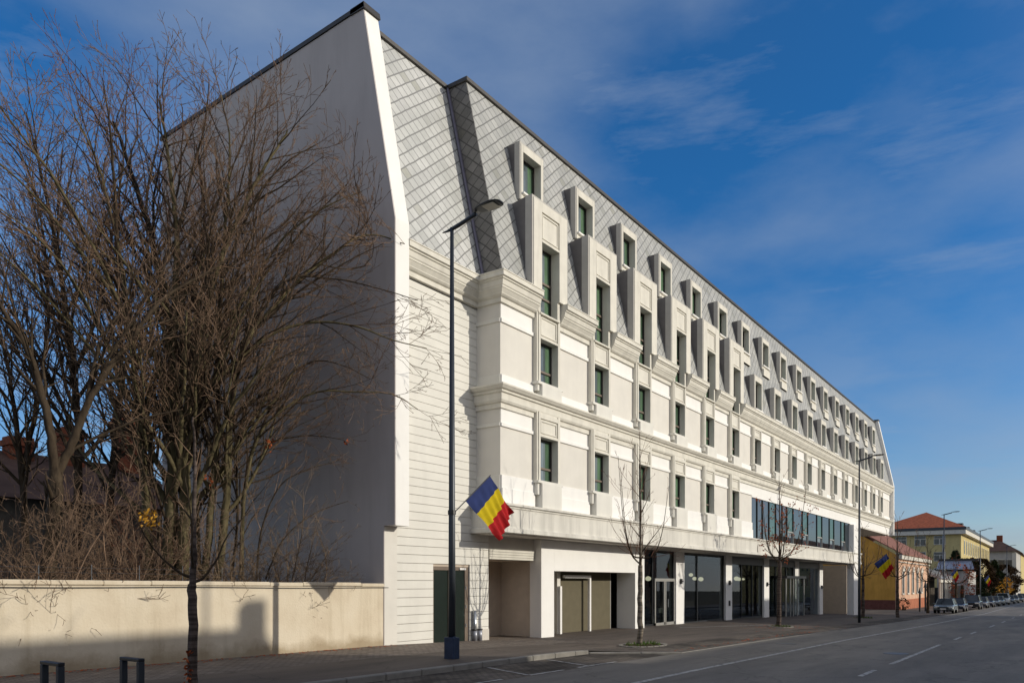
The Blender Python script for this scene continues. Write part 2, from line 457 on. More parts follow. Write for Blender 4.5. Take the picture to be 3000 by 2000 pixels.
# gable end wall (left) and its projecting fin
gb = MB()
gb.prism_x(15.84, 16.36, [(15.206, 3.256), (15.206, 11.79), (16.446, 18.13), (26.8, 17.7), (26.8, -.6), (15.632, -.6), (15.632, 3.256)])
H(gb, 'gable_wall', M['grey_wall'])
fn = MB()
fn.prism_x(15.87, 16.41, [(15.20, 3.25), (15.20, 11.79), (16.44, 18.14), (16.75, 18.12), (15.55, 11.79), (15.55, 3.25)])
H(fn, 'gable_fin', M['white'])
cp = MB()
cp.quadbox([(15.80,16.40,18.14),(16.45,16.40,18.14),(16.45,26.9,17.72),(15.80,26.9,17.72),(15.80,16.40,18.27),(16.45,16.40,18.27),(16.45,26.9,17.85),(15.80,26.9,17.85)])
H(cp, 'gable_coping', M['dark_coping'])
gp = MB(); gp.box(15.86, 16.37, YC-.004, YC+.3, -.6, 3.24)
H(gp, 'corner_pier', M['beige'])

# clad bay: horizontal boards with shadow gaps
cl = MB(); z = -.55
while z < 10.55:
    zt = min(z+.252, 10.56)
    holes = [(17.94, 19.72)] if z < 2.1 else []
    segs = [(16.37, 17.94), (19.72, 20.72)] if z < 2.1 else [(16.37, 20.72 if z < 3.1 else XS)]
    for a, b in segs:
        if z < .0 and a > 19: b = 20.72
        cl.box(a, b, YC, YC+.06, z+.008, zt-.004)
    z += .252
H(cl, 'board_cladding', M['cream'], bevel=.003)
bk = MB(); bk.box(16.36, 17.94, YC+.05, YC+.3, -.6, 10.6).box(19.72, 20.72, YC+.05, YC+.3, -.6, 3.2).box(17.94, 19.72, YC+.05, YC+.3, 2.15, 10.6).box(19.72, XS+.3, YC+.05, YC+.3, 3.2, 10.6)
H(bk, 'cladding_backing', M['taupe'])
pl = MB(); pl.box(19.95, 20.73, YC-.015, YC+.04, -.6, .13)
H(pl, 'wall_plinth', M['soffit'])

# green double door in the clad bay
dr = HL('door', (18.83, YC, -.16)); hpar(dr)
x0, x1 = 17.96-18.83, 19.70-18.83
mb = MB(); mb.box(x0, x1, .06, .12, 2.20, 2.32).box(x0, x0+.07, .06, .12, -.05, 2.2).box(x1-.16, x1, .06, .13, -.05, 2.2).box(-.02-.1, .02+.1, .03, .1, -.05, 2.2)
mb.build('door_frame', M['transom'], dr)
for a, b in ((x0+.08, -.13), (.13, x1-.17)):
    lf = MB().box(a, b, .07, .11, -.05, 2.19).build('door_leaf', M['green_door'], dr, bevel=.006)
    for zz in (.45, 1.05, 1.65): MB().tube([(b+.05, .05, zz-.05), (b+.05, .05, zz+.05)], .018, 8).build('hinge', M['steel'], lf)
cb = MB(); cb.box(.42, .72, .02, .07, 2.22, 2.28).build('door_closer', M['lit_strip'], dr)

# garage recess
GX = atY(1577, 1, YC).x
gr = MB(); gr.box(20.6, GX, 17.3, 17.4, -.7, 2.42).box(20.6, 20.70, YC+.3, 17.3, -.7, 2.42).box(20.72, GX, YC+.3, 17.3, 2.42, 2.46)
H(gr, 'garage_recess', M['taupe'])
gr = MB(); gr.box(GX, GX+.2, YC-.02, 17.4, -.7, 3.2)
H(gr, 'recess_side_wall', M['taupe_light'])
gt = MB(); gt.box(20.72, GX, YC+.02, YC+.3, 2.74, 3.24)
H(gt, 'garage_lintel', M['soffit'])
sh = MB()
for i in range(4): sh.box(20.72, GX-.01, YC-.03-.006*i, YC+.05, 2.44+.085*i, 2.515+.085*i)
H(sh, 'roller_shutter_box', M['mould'])

# white portal with niche
YP = 15.33
po = MB()
PX0, PX1 = atY(1586, 1, YP).x, atY(1888, 1, YP).x
OX0, OX1 = atY(1623.5, 1, YP).x, atY(1861, 1, YP).x
po.box(PX0, OX0, YP, YP+.5, -.7, 3.2).box(OX1, PX1, YP, YP+.9, -.7, 3.2).box(OX0, OX1, YP, YP+.6, 2.08, 3.2)
H(po, 'white_portal', M['white'], bevel=.006)
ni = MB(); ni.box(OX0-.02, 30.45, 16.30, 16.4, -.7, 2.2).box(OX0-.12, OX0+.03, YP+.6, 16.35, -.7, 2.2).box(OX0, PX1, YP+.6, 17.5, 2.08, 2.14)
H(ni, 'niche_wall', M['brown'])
ls = MB(); ls.box(25.8, 25.93, 15.98, 16.08, -.36, 1.52).build('white_frame_strip', M['lit_strip'], None)
ls = bpy.data.objects['white_frame_strip']; hpar(ls)
l2 = MB(); l2.box(26.15, 28.22, 15.98, 16.08, 1.84, 1.95).box(28.10, 28.22, 15.98, 16.08, -.37, 1.84)
H(l2, 'white_frame_strip', M['lit_strip'])
l3 = MB(); l3.box(25.75, 25.98, 16.09, 16.3, -.4, 2.08)
H(l3, 'niche_jamb', M['beige'])
gg = MB(); gg.box(30.5, 33.2, 16.36, 16.38, -.5, 2.1)
H(gg, 'shop_window', M['shopglass'])
mm = MB(); mm.box(31.35, 31.46, 16.30, 16.42, -.5, 2.1).box(30.45, 30.52, 16.30, 16.42, -.5, 2.1)
H(mm, 'window_mullion', M['alu'])

# columns
YCo = 15.95
colpx = [(1981, 2009), (2127, 2145), (2239, 2255.5), (2330, 2341.5), (2401.5, 2411)]
COLX = []
sconce = None
for i, (a, b) in enumerate(colpx):
    xa, xb = atY(a, 1, YCo).x, atY(b, 1, YCo).x
    w = min(xb - xa, 1.05); COLX.append((xa, xa + w))
    zb = lerp(FG, xa) - .25
    c = MB(); c.box(xa, xa+w, YCo, YCo+.40, zb, 3.3)
    H(c, 'column', M['white'], bevel=.01)
    s = MB(); zc = zb + .25
    s.box(xa+w*.42, xa+w*.42+.13, YCo-.10, YCo, zc+2.02, zc+2.28)
    s.box(xa+w*.42-.02, xa+w*.42+.15, YCo-.14, YCo, zc+2.12, zc+2.18)
    H(s, 'wall_light', M['black'])
    if i == 1:
        s = MB(); s.box(xa+w*.42, xa+w*.42+.16, YCo-.06, YCo, zc+.82, zc+1.12)
        H(s, 'intercom', M['black'])
# storefront glass
YG = 16.12
gx = [PX1] + [v for c in COLX for v in c]
spans = [(PX1-.1, COLX[0][0]), (COLX[0][1], COLX[1][0]), (COLX[1][1], COLX[2][0]), (COLX[2][1], COLX[3][0])]
for i, (a, b) in enumerate(spans):
    zb = lerp(FG, a) - .5
    g = MB(); g.box(a-.1, b+.1, YG, YG+.02, zb, 3.25)
    sw = H(g, 'shop_window', M['shopglass'])
    f = MB(); t = .07
    f.box(a-.1, b+.1, YG-.05, YG-.005, 3.12, 3.25).box(a-.1, b+.1, YG-.05, YG-.005, zb, zb+.55)
    if i == 0: xs_ = [a + .5*(b-a)]
    elif i == 1: xs_ = [a + .33*(b-a)]
    elif i == 2: xs_ = [a + .33*(b-a), a+.66*(b-a)]
    else: xs_ = [a + .3*(b-a), a+.5*(b-a), a+.7*(b-a)]
    for x in xs_ + [a+.02, b-.1]: f.box(x, x+t, YG-.05, YG-.005, zb+.55, 3.12)
    o = f.build('window_frame', M['black'], None); o.parent = sw
# glazed double door in the first span
a, b = spans[0]; dx0, dx1 = a+.53*(b-a), b-.05
zb = lerp(FG, dx0)
d = MB(); d.box(dx0, dx1, YG-.12, YG-.06, 1.72, 1.86)
d.box(dx0, dx0+.09, YG-.12, YG-.06, zb, 1.72).box(dx1-.09, dx1, YG-.12, YG-.06, zb, 1.72)
mid = (dx0+dx1)/2
d.box(mid-.13, mid-.03, YG-.12, YG-.06, zb, 1.72).box(mid+.03, mid+.13, YG-.12, YG-.06, zb, 1.72).box(dx0, dx1, YG-.12, YG-.06, zb-.02, zb+.12)
sd = H(d, 'shop_door', M['alu'])
for x in (mid-.17, mid+.17):
    ho = MB().tube([(x, YG-.2, zb+.85), (x, YG-.2, zb+1.25)], .016, 8).build('door_handle', M['steel'], None); ho.parent = sd
# entrance vestibule and timber wall between columns 3 and 5
tw = MB(); a, b = COLX[3][1], COLX[4][0]; tw.box(a-.05, b+.1, 16.5, 16.6, -1.2, 3.2)
H(tw, 'timber_wall', M['timber'])
tg = MB(); tg.box(a-.05, b+.1, 16.10, 16.12, -1.2, 3.2)
H(tg, 'shop_window', M['shopglass'])
a, b = COLX[2][1], COLX[3][0]
ve = MB(); ve.box(a+1.4, b+.1, 15.2, 16.05, 1.95, 2.12)
H(ve, 'entrance_canopy', M['black'])
vd = MB()
for x in (a+1.6, a+2.6, a+3.3, a+4.3, b-.15): vd.box(x, x+.09, 15.3, 15.38, lerp(FG, x)-.1, 1.95)
H(vd, 'entrance_door_frame', M['alu'])
vg = MB(); vg.box(a+1.6, b-.1, 15.33, 15.345, -1, 1.95)
H(vg, 'entrance_door_glass', M['shopglass'])
# dark head beam over the far part of the shopfront
hb = MB(); hb.box(COLX[1][1], COLX[4][0], 16.0, 16.06, 2.75, 3.24)
H(hb, 'glazing_head_beam', M['black'])
# boarded wall after the last column
BX0, BX1 = atY(2411, 1, 18.5).x, atY(2489, 1, 18.5).x
bw = MB(); z = -1.8
while z < 3.2:
    bw.box(BX0, BX1, 18.5, 18.6, z+.012, z+.24); z += .252
H(bw, 'board_cladding', M['shaded_board'], bevel=.004)
bb = MB(); bb.box(BX0, BX1, 18.57, 18.8, -1.9, 3.25).box(BX0-.1, BX0, 16.4, 18.8, -1.9, 3.25)
H(bb, 'cladding_backing', M['taupe'])
# interior of ground floor
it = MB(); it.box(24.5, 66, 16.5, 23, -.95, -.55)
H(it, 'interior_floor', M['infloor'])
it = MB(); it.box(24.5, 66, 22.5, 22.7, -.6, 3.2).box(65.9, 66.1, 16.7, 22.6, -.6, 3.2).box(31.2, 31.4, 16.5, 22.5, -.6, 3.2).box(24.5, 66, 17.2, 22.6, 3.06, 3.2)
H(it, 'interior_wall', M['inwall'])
gpos = []
for px, py, Yg, r in ((115, 565, 17.2, .15), (870, 500, 18.2, .13), (935, 565, 17.6, .13), (1045, 575, 17.0, .15), (1675, 565, 17.2, .17), (1720, 575, 17.0, .14), (1795, 575, 17.8, .1)):
    q = atY(1880+px*.1658, 1600+py*.1658, Yg); gpos.append((q.x, Yg, q.z, r))
for (x, y, zz, r) in gpos:
    g = empty('pendant_lamp', (x, y, zz)); tag(g, 'round glowing pendant globe hanging inside the ground floor windows', 'pendant lamp', 'globe lamps inside the ground floor')
    MB().sphere((0, 0, 0), r, 16, 10, .8).build('globe', M['globe'], g, smooth=True)
    MB().tube([(0, 0, r*.8), (0, 0, 3.05-zz)], .01, 5).build('cord', M['black'], g)
def sofa(x, y, z, w, label):
    s = empty('armchair', (x, y, z)); tag(s, label, 'armchair')
    MB().box(-w/2, w/2, -.4, .4, .18, .42).build('seat', M['sofa'], s, bevel=.05)
    MB().box(-w/2, w/2, .28, .42, .42, .85).build('backrest', M['sofa'], s, bevel=.05)
    for sx in (-1, 1):
        MB().box(sx*w/2-.07, sx*w/2+.07, -.4, .4, .2, .6).build('armrest', M['sofa'], s, bevel=.04)
        for sy in (-.33, .33): MB().tube([(sx*(w/2-.08), sy, 0), (sx*(w/2-.08), sy, .18)], .02, 6).build('leg', M['black'], s)
sofa(38.9, 17.4, -.55, .9, 'grey armchair behind the glass right of the first shop column')
sofa(36.6, 17.3, -.55, 1.1, 'pale armchair seen through the double glass door')
def table(x, y, z, label):
    s = empty('cafe_table', (x, y, z)); tag(s, label, 'table')
    MB().tube([(0, 0, .7), (0, 0, .73)], .38, 20).build('tabletop', M['darkfab'], s)
    MB().tube([(0, 0, 0), (0, 0, .7)], .03, 8).build('leg', M['black'], s)
    MB().tube([(0, 0, 0), (0, 0, .02)], .24, 16).build('base', M['black'], s)
table(43.6, 17.4, -.55, 'small round dark table behind the second shop column')
table(34.4, 17.4, -.55, 'small round table inside the window left of the glass door')
pt = empty('potted_plant', (39.3, 16.95, -.55)); tag(pt, 'green potted plant behind the glass beside the first shop column', 'potted plant')
MB().tube([(0, 0, 0), (0, 0, .35)], [.12, .17], 12).build('pot', M['darkfab'], pt)
rnd = random.Random(4); lf = MB()
for i in range(90):
    c = Vector((rnd.gauss(0, .14), rnd.gauss(0, .12), .65+rnd.gauss(0, .2))); d1 = Vector((rnd.uniform(-1,1), rnd.uniform(-1,1), rnd.uniform(-.3,1))).normalized()*.11; d2 = d1.cross(Vector((rnd.random(), rnd.random(), rnd.random()))).normalized()*.04
    lf.quad(c-d1, c+d2, c+d1, c-d2)
lf.build('foliage', M['grass'], pt)

# main walls of the projecting volume -----------------------------------------
# low fascia (canopy band), mid band, main cornice
prof3 = [(0, 3.24), (.36, 3.24), (.36, 3.37), (.30, 3.40), (.30, 4.00), (.33, 4.02), (.33, 4.06), (.40, 4.09), (.40, 4.16), (0, 4.19)]
X3 = 72.3
H(sweep([(XS, 16.4), (XS, YW), (X3, YW)], prof3), 'canopy_fascia', M['fascia'])
sf = MB(); sf.box(XS, X3, YW-.0, 16.7, 3.21, 3.30)
H(sf, 'soffit', M['soffit'])
# floor 1 wall (z 4.19 - 7.25)
X1E = 44.48
bands = []
def centre(k): return CX0 + PITCH * k
edges1 = [XS] + [v for k in range(6) for v in (centre(k)-.745, centre(k)+.745)] + [X1E]
for i in range(0, len(edges1), 2):
    a, b = edges1[i], edges1[i+1]; w1 = MB(); w1w = MB()
    w1.box(a, b, YW, YW+.5, 5.09, 6.64)
    w1w.box(a+.01, b, YW-.012, YW+.5, 6.75, 7.25)
    pl_ = MB(); pl_.box(a+.01, b, YW-.05, YW+.5, 4.674, 5.09).box(a-.03 if i else a+.01, b+.03, YW-.08, YW+.5, 4.17, 4.675)
    w1w.box(a-.0, b+.0, YW-.055, YW+.5, 6.64, 6.75)
    H(w1, 'storey_wall', M['beige'])
    H(w1w, 'frieze_panel', M['white'], bevel=.004); H(pl_, 'plinth_panel', M['white'], bevel=.004)
sd1 = MB(); sd1.box(XS-.006, XS+.2, YW+.004, YC+.3, 4.1, 11.2)
H(sd1, 'return_wall', M['beige'])
for z0, z1, o in ((6.64, 6.75, .05), (9.95, 10.07, .05), (4.2, 5.09, .03), (7.9, 8.29, .03)):
    rb = MB(); rb.box(XS-o, XS, YW+.0, YC+.05, z0, z1); H(rb, 'return_moulding', M['cream'], bevel=.01)
# floor 1 over the long glazing
bf = MB(); bf.box(X1E, XE, YW-.012, YW+.4, 6.56, 7.25)
H(bf, 'glazing_fascia', M['white'])
prof2 = [(0, 7.20), (.07, 7.21), (.07, 7.36), (.13, 7.38), (.17, 7.45), (.17, 7.66), (.23, 7.68), (.23, 7.75), (.30, 7.77), (.36, 7.84), (.38, 7.86), (.38, 7.91), (0, 7.95)]
H(sweep([(XS, YC+.05), (XS, YW), (XE, YW)], prof2), 'string_course', M['mould'])
edges2 = [XS] + [v for k in range(NB) for v in (centre(k)-.745, centre(k)+.745)] + [XE]
for i in range(0, len(edges2), 2):
    a, b = edges2[i], edges2[i+1]; w2 = MB(); w2w = MB()
    w2.box(a, b, YW, YW+.5, 8.29, 9.95)
    w2w.box(a+.01, b, YW-.012, YW+.5, 10.07, 10.6)
    pl_ = MB(); pl_.box(a+.01, b, YW-.05, YW+.5, 7.92, 8.29)
    w2w.box(a, b, YW-.055, YW+.5, 9.95, 10.07)
    H(w2, 'storey_wall', M['beige'])
    H(w2w, 'frieze_panel', M['white'], bevel=.004); H(pl_, 'plinth_panel', M['white'], bevel=.004)
prof1 = [(0, 10.55), (.09, 10.56), (.09, 10.70), (.15, 10.73), (.20, 10.78), (.20, 10.80), (.28, 10.92), (.30, 10.93), (.30, 10.97), (.33, 11.0), (.36, 11.14), (.40, 11.16), (.40, 11.20), (.46, 11.22), (.46, 11.36), (.48, 11.37), (.48, 11.40), (0, 11.44)]
H(sweep([(16.41, YC), (XS, YC), (XS, YW), (centre(0)-.75, YW)], prof1), 'cornice', M['mould'])
for k in range(5):
    H(sweep([(centre(k)+.77, YW), (centre(k+1)-.75, YW)], prof1), 'cornice', M['mould'])
H(sweep([(centre(5)+.77, YW), (XE, YW)], prof1), 'cornice', M['mould'])
cb_ = MB()
for k in range(-1, 5):
    a = XS if k < 0 else centre(k)+.745; b = centre(k+1)-.745
    cb_.box(a, b, YW, YW+.5, 10.55, 11.42)
cb_.box(centre(5)+.745, XE, YW, YW+.5, 10.55, 11.42).box(16.41, XS, YC, YC+.5, 10.5, 11.42)
H(cb_, 'cornice_backing', M['beige'])

# roofs
rf = MB()
def centre(k): return CX0 + PITCH * k
def roofslab(mb, xa, xb, y0):
    za, zb = 11.3, RTOP
    mb.prism_x(xa, xb, [(ryz(za, y0), za), (ryz(zb, y0), zb), (ryz(zb, y0)+.3, zb), (ryz(za, y0)+.3, za)])
def slabz(mb, xa, xb, y0, za, zb):
    mb.prism_x(xa, xb, [(ryz(za, y0), za), (ryz(zb, y0), zb), (ryz(zb, y0)+.3, zb), (ryz(za, y0)+.3, za)])
xprev = XS+.03
for k in range(NB):
    c = centre(k) - (.04 if k < 6 else 0)
    slabz(rf, xprev, c-.57, RY0, 11.3, RTOP)
    slabz(rf, c-.57, c+.57, RY0, 13.45 if k < 6 else 13.3, 14.9); slabz(rf, c-.57, c+.57, RY0, 16.6, RTOP)
    if k >= 6: slabz(rf, c-.57, c+.57, RY0, 11.3, 11.5)
    xprev = c+.57
slabz(rf, xprev, XE, RY0, 11.3, RTOP)
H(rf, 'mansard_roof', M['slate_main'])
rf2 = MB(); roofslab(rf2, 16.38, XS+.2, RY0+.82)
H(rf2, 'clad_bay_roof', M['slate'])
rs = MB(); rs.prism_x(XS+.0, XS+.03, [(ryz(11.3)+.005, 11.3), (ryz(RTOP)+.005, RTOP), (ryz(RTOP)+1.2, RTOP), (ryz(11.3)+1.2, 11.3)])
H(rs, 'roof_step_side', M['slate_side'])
vg_ = MB(); vg_.tube([(XS-.03, ryz(11.44, RY0+.76), 11.44), (XS-.03, ryz(RTOP, RY0+.76), RTOP)], .06, 8)
H(vg_, 'valley_gutter', M['gutter'])
fr_ = MB(); fr_.box(16.4, XS, ryz(RTOP, RY0+.82), 26.6, 17.7, RTOP-.02).box(XS+.15, XE, ryz(RTOP)+.1, 26.6, 17.7, RTOP-.02)
H(fr_, 'flat_roof', M['dark_coping'])
rc = MB(); yt = ryz(RTOP)
rc.box(XS-.06, XE, yt-.08, yt+.35, RTOP-.02, RTOP+.13).box(XS-.06, XS+.2, yt+.35, yt+.95, RTOP-.02, RTOP+.13).box(16.41, XS-.06, yt+.74, yt+1.1, RTOP-.02, RTOP+.13)
H(rc, 'roof_coping', M['dark_coping'], bevel=.015)
cf = MB(); cf.prism_x(15.80, 16.45, [(16.36, 18.10), (16.40, 18.29), (16.95, 18.27), (16.95, 18.10)])
H(cf, 'fin_coping', M['dark_coping'])
# body behind
bo = MB(); bo.box(XS+.3, XE, 15.2, 26.7, 6.56, 11.3).box(XS+.3, X1E+28, 22.8, 26.7, -1.5, 6.56).box(16.36, XS+.3, YC+.3, 26.7, 3.3, 11.3).box(16.36, 20.7, YC+1.1, 26.7, -.6, 3.3)
bo.prism_x(XS+.3, XE, [(15.4, 11.3), (26.7, 11.3), (26.7, 17.7), (16.5, 17.7)])
bo.prism_x(16.36, XS+.3, [(16.2, 11.3), (26.7, 11.3), (26.7, 17.7), (17.3, 17.7)])
bo.box(24.3, 73, 15.4, 22.8, 3.3, 4.18)
H(bo, 'rear_block', M['beige'])
# passage ceiling at the far end
us = MB(); us.box(69.5, XE, YW, 26.7, 6.46, 6.56)
H(us, 'passage_soffit', M['soffit'])
ps = MB(); ps.box(69.4, 69.6, 14.8, 22.8, 3.3, 6.5)
H(ps, 'passage_wall', M['taupe'])
# far pillar
pi_ = MB(); pxa, pxb = atY(2502, 1, 14.35).x, atY(2525, 1, 14.35).x
pi_.box(pxa, pxb-.6, 14.36, 14.9, -1.6, 6.5)
H(pi_, 'corner_pillar', M['white'], bevel=.01)
# far fin
ff = MB(); ff.prism_x(XE, XE+.42, [(14.30, 6.5), (14.30, 11.5), (15.76, 18.3), (16.3, 18.3), (26.8, 18.2), (26.8, 6.5)])
H(ff, 'far_gable_fin', M['white'])
fc = MB(); fc.box(XE-.1, XE+.5, 15.70, 26.8, 18.3, 18.42)
H(fc, 'fin_coping', M['dark_coping'])

# long first-floor glazing
XSg = [44.48,45.61,46.61,47.87,49.22,50.6,51.62,53.04,55.26,56.65,59.09,60.54,62.77,64.21,66.56,67.89,69.46]
lw = HL('strip_window', (44.48, 14.75, 4.3)); hpar(lw)
for i, (a, b) in enumerate(zip(XSg, XSg[1:])):
    openable = i in (6, 8, 10, 12, 14)
    zl = 4.97 if openable else 4.22
    p = MB().box(a+.03-44.48, b-.03-44.48, .0, .02, zl-4.3, 2.33).build('pane', M['strip_b'] if (openable or i in (3,)) else M['strip_a'], lw)
    if openable:
        MB().box(a+.08-44.48, b-.08-44.48, .03, .05, -.06, .62).build('pane', M['glass_dark'], lw)
        MB().box(a+.0-44.48, b-44.48, -.04, .03, .62, .70).box(a-44.48, a+.08-44.48, -.04, .03, -.08, .62).box(b-.08-44.48, b-44.48, -.04, .03, -.08, .62).build('sash', M['alu'], lw)
ml = MB()
for x in XSg: ml.box(x-.03-44.48, x+.03-44.48, -.05, .02, -.12, 2.33)
ml.box(0, 25, -.04, .02, 2.27, 2.36)
ml.build('mullion', M['black'], lw)
lb = MB(); lb.box(44.5, 69.5, 14.79, 15.2, 3.3, 6.6)
H(lb, 'glazing_backing', M['black'])

# windows ---------------------------------------------------------------------
def ring(mb, hw, z0, z1, ow, a0, a1, y0, y1):
    mb.box(-hw, -ow, y0, y1, z0, z1).box(ow, hw, y0, y1, z0, z1)
    if a0 > z0: mb.box(-ow, ow, y0, y1, z0, a0)
    if a1 < z1: mb.box(-ow, ow, y0, y1, a1, z1)
OW = .555
def panes(w, z0, z1, yg, tr, dark_low=False, seed=0):
    """glass with a pale and a green curtain half, dark frame, brown transom; parts of window w"""
    a = MB().box(-OW, .20, yg, yg+.02, z0, z1).build('pane', M['glass_curtain'], w)
    b = MB().box(.20, OW, yg, yg+.02, z0, z1).build('pane', M['glass_green'], w)
    f = MB(); t = .055
    f.box(-OW, -OW+t, yg-.05, yg-.002, z0, z1).box(OW-t, OW, yg-.05, yg-.002, z0, z1).box(-OW+t, OW-t, yg-.05, yg-.002, z1-t, z1).box(-OW+t, OW-t, yg-.05, yg-.002, z0, z0+t)
    f.build('window_frame', M['frame'], w)
    tb = MB()
    for zt in tr: tb.box(-OW+t, OW-t, yg-.055, yg-.006, zt, zt+.07)
    if tr: tb.build('transom', M['transom'], w)
def panel(mb, x, z0, z1, y):
    mb.box(-x, x, y, y+.08, z0, z1)
    t = .05
    mb.box(-x+t, -x+2*t, y-.03, y, z0+t, z1-t).box(x-2*t, x-t, y-.03, y, z0+t, z1-t).box(-x+2*t, x-2*t, y-.03, y, z0+t, z0+2*t).box(-x+2*t, x-2*t, y-.03, y, z1-2*t, z1-t)
YF = 14.487
def wall_window(kind):
    # local: x centred, y 0 = front plane YF, z absolute
    w = empty('window'); sr = MB()
    if kind == 1: zs_, za, zt, ap = 5.03, 5.10, 6.59, 4.17; top = 7.43
    else: zs_, za, zt, ap = 8.36, 8.43, 9.91, 7.92; top = 10.54 if kind == 2 else 10.72
    z1 = top if kind != 3 else 11.40
    sr.box(-.66, -OW, 0, .46, zs_, z1).box(OW, .66, 0, .46, zs_, z1)
    sr.box(-.745, -.672, .03, .46, zs_, z1).box(.672, .745, .03, .46, zs_, z1)
    sr.box(-.672, -.66, .05, .4, zs_, z1).box(.66, .672, .05, .4, zs_, z1)
    sr.box(-OW, OW, .0, .40, zt, zt+.08)
    panel(sr, OW, zt+.08, top-(.22 if kind == 1 else (.12 if kind == 2 else .0)), .05)
    if kind == 1: sr.box(-OW, OW, .0, .4, top-.22, top-.08).box(-OW, OW, .025, .4, top-.08, top)
    if kind == 2: sr.box(-OW, OW, .0, .4, top-.12, top)
    if kind == 3: sr.box(-.62, .62, -.05, .4, top, top+.06)
    sr.build('surround', M['mould'], w, bevel=.006)
    MB().box(-.80, .78, -.07, .36, zs_-.02, za).build('sill', M['cream'], w, bevel=.006)
    apn = MB(); apn.box(-.60, .64, -.10, .4, ap, zs_-.02).box(-.745, -.60, 0, .4, ap+(.45 if kind == 1 else .2), zs_-.02)
    apn.build('apron', M['cream'], w, bevel=.006)
    panes(w, za, zt, .315, [za+.45], seed=kind)
    return w
protos = {}
for kind in (1, 2, 3): protos[kind] = wall_window(kind)
def put(kind, k, first):
    o = protos[kind] if first else copy_tree(protos[kind])
    o.location = (centre(k), YF, 0); o.parent = hotel; o.matrix_parent_inverse = Matrix.Translation(-Vector(hotel.location))
for k in range(6): put(1, k, k == 0)
for k in range(6): put(3, k, k == 0)
for k in range(6, NB): put(2, k, k == 6)

def dormer(kind):
    d = empty('dormer'); mb = MB(); cap = MB(); side = MB()
    if kind == 'tall':      # local y 0 = 14.40
        y0, hw, zb, zt, a0, a1 = 14.40, 1.13, 11.42, 14.53, 10.78, 13.13
        mb.box(-hw+.07, -OW, 0, .5, zb, zt-.07).box(OW, hw-.07, 0, .5, zb, zt-.07).box(-OW, OW, 0, .5, a1, 13.22).box(-OW, OW, 0, .5, 14.14, zt-.07)
        panel(mb, OW, 13.22, 14.14, .05)
        cap.box(-hw, -hw+.07, .025, .3, zb, zt).box(hw-.07, hw, .025, .3, zb, zt).box(-hw+.07, hw-.07, .025, .3, zt-.07, zt)
        side.prism_x(-hw+.02, -OW-.05, [(.3, 11.42), (.3, zt-.01), (1.25, zt-.16), (1.25, 11.42)])
        side.prism_x(OW+.05, hw-.02, [(.3, 11.42), (.3, zt-.01), (1.25, zt-.16), (1.25, 11.42)])
        side.prism_x(-OW-.05, OW+.05, [(.55, a1+.1), (.55, zt-.01-.04), (1.25, zt-.16), (1.25, a1+.1)])
        yg, tr = .40, [11.42, 11.95]
        for xr in (-OW-.1, OW): MB().box(xr, xr+.1, .087, .55, 10.79, 11.42).build('reveal', M['mould'], d)
    elif kind == 'upper':
        y0, hw, zb, zt, a0, a1 = 15.2, .745, 14.77, 16.74, 15.03, 16.43
        mb.box(-hw+.06, -OW, 0, .5, zb, zt-.06).box(OW, hw-.06, 0, .5, zb, zt-.06).box(-OW, OW, 0, .5, a1, zt-.06).box(-OW, OW, .02, .5, zb, a0)
        cap.box(-hw, -hw+.06, .02, .24, zb, zt).box(hw-.06, hw, .02, .24, zb, zt).box(-hw+.06, hw-.06, .02, .24, zt-.06, zt)
        side.prism_x(-hw+.02, hw-.02, [(.52, zb+.02), (.52, zt-.01), (.62, zt-.01), (.75, zt-.02), (.75, zb+.02)])
        side.prism_x(-hw+.02, -OW-.02, [(.24, zb+.02), (.24, zt-.01), (.6, zt-.01), (.3, zb+.02)])
        side.prism_x(OW+.02, hw-.02, [(.24, zb+.02), (.24, zt-.01), (.6, zt-.01), (.3, zb+.02)])
        side.box(-hw+.02, hw-.02, .24, .6, zt-.05, zt-.012)
        mb.box(-.60, .60, -.07, .3, 14.36, 14.80).box(-.63, .63, -.09, .3, 14.36, 14.42)
        yg, tr = .34, []
    else:
        y0, hw, zb, zt, a0, a1 = 14.45, .745, 11.42, 13.52, 11.60, 13.18
        mb.box(-hw+.06, -OW, 0, .5, zb, zt-.06).box(OW, hw-.06, 0, .5, zb, zt-.06).box(-OW, OW, 0, .5, a1, zt-.06).box(-OW, OW, .02, .5, zb, a0)
        cap.box(-hw, -hw+.06, .02, .28, zb, zt).box(hw-.06, hw, .02, .28, zb, zt).box(-hw+.06, hw-.06, .02, .28, zt-.06, zt)
        side.prism_x(-hw+.02, -OW-.02, [(.28, zb), (.28, zt-.01), (.9, zt-.08), (.9, zb)])
        side.prism_x(OW+.02, hw-.02, [(.28, zb), (.28, zt-.01), (.9, zt-.08), (.9, zb)])
        side.prism_x(-OW-.02, OW+.02, [(.5, zb), (.5, zt-.03), (.9, zt-.08), (.9, zb)])
        yg, tr = .34, []
    if kind != 'tall':
        MB().box(-.64, .64, -.08, .32, a0-.07, a0).build('sill', M['white'], d, bevel=.006)
    mb.build('dormer_frame', M['mould'], d, bevel=.006)
    cap.build('dormer_edge', M['dormer_cap'], d)
    side.build('dormer_side', M['dormer_clad'], d)
    panes(d, a0, a1, yg, tr, seed=1)
    d.location = (0, y0, 0)
    return d, y0
for kind, ks in (('tall', range(6)), ('upper', range(NB)), ('low', range(6, NB))):
    p, y0 = dormer(kind)
    for i, k in enumerate(ks):
        o = p if i == 0 else copy_tree(p)
        o.location = (centre(k) - (.04 if kind == 'tall' else 0), y0, 0); o.parent = hotel; o.matrix_parent_inverse = Matrix.Translation(-Vector(hotel.location))
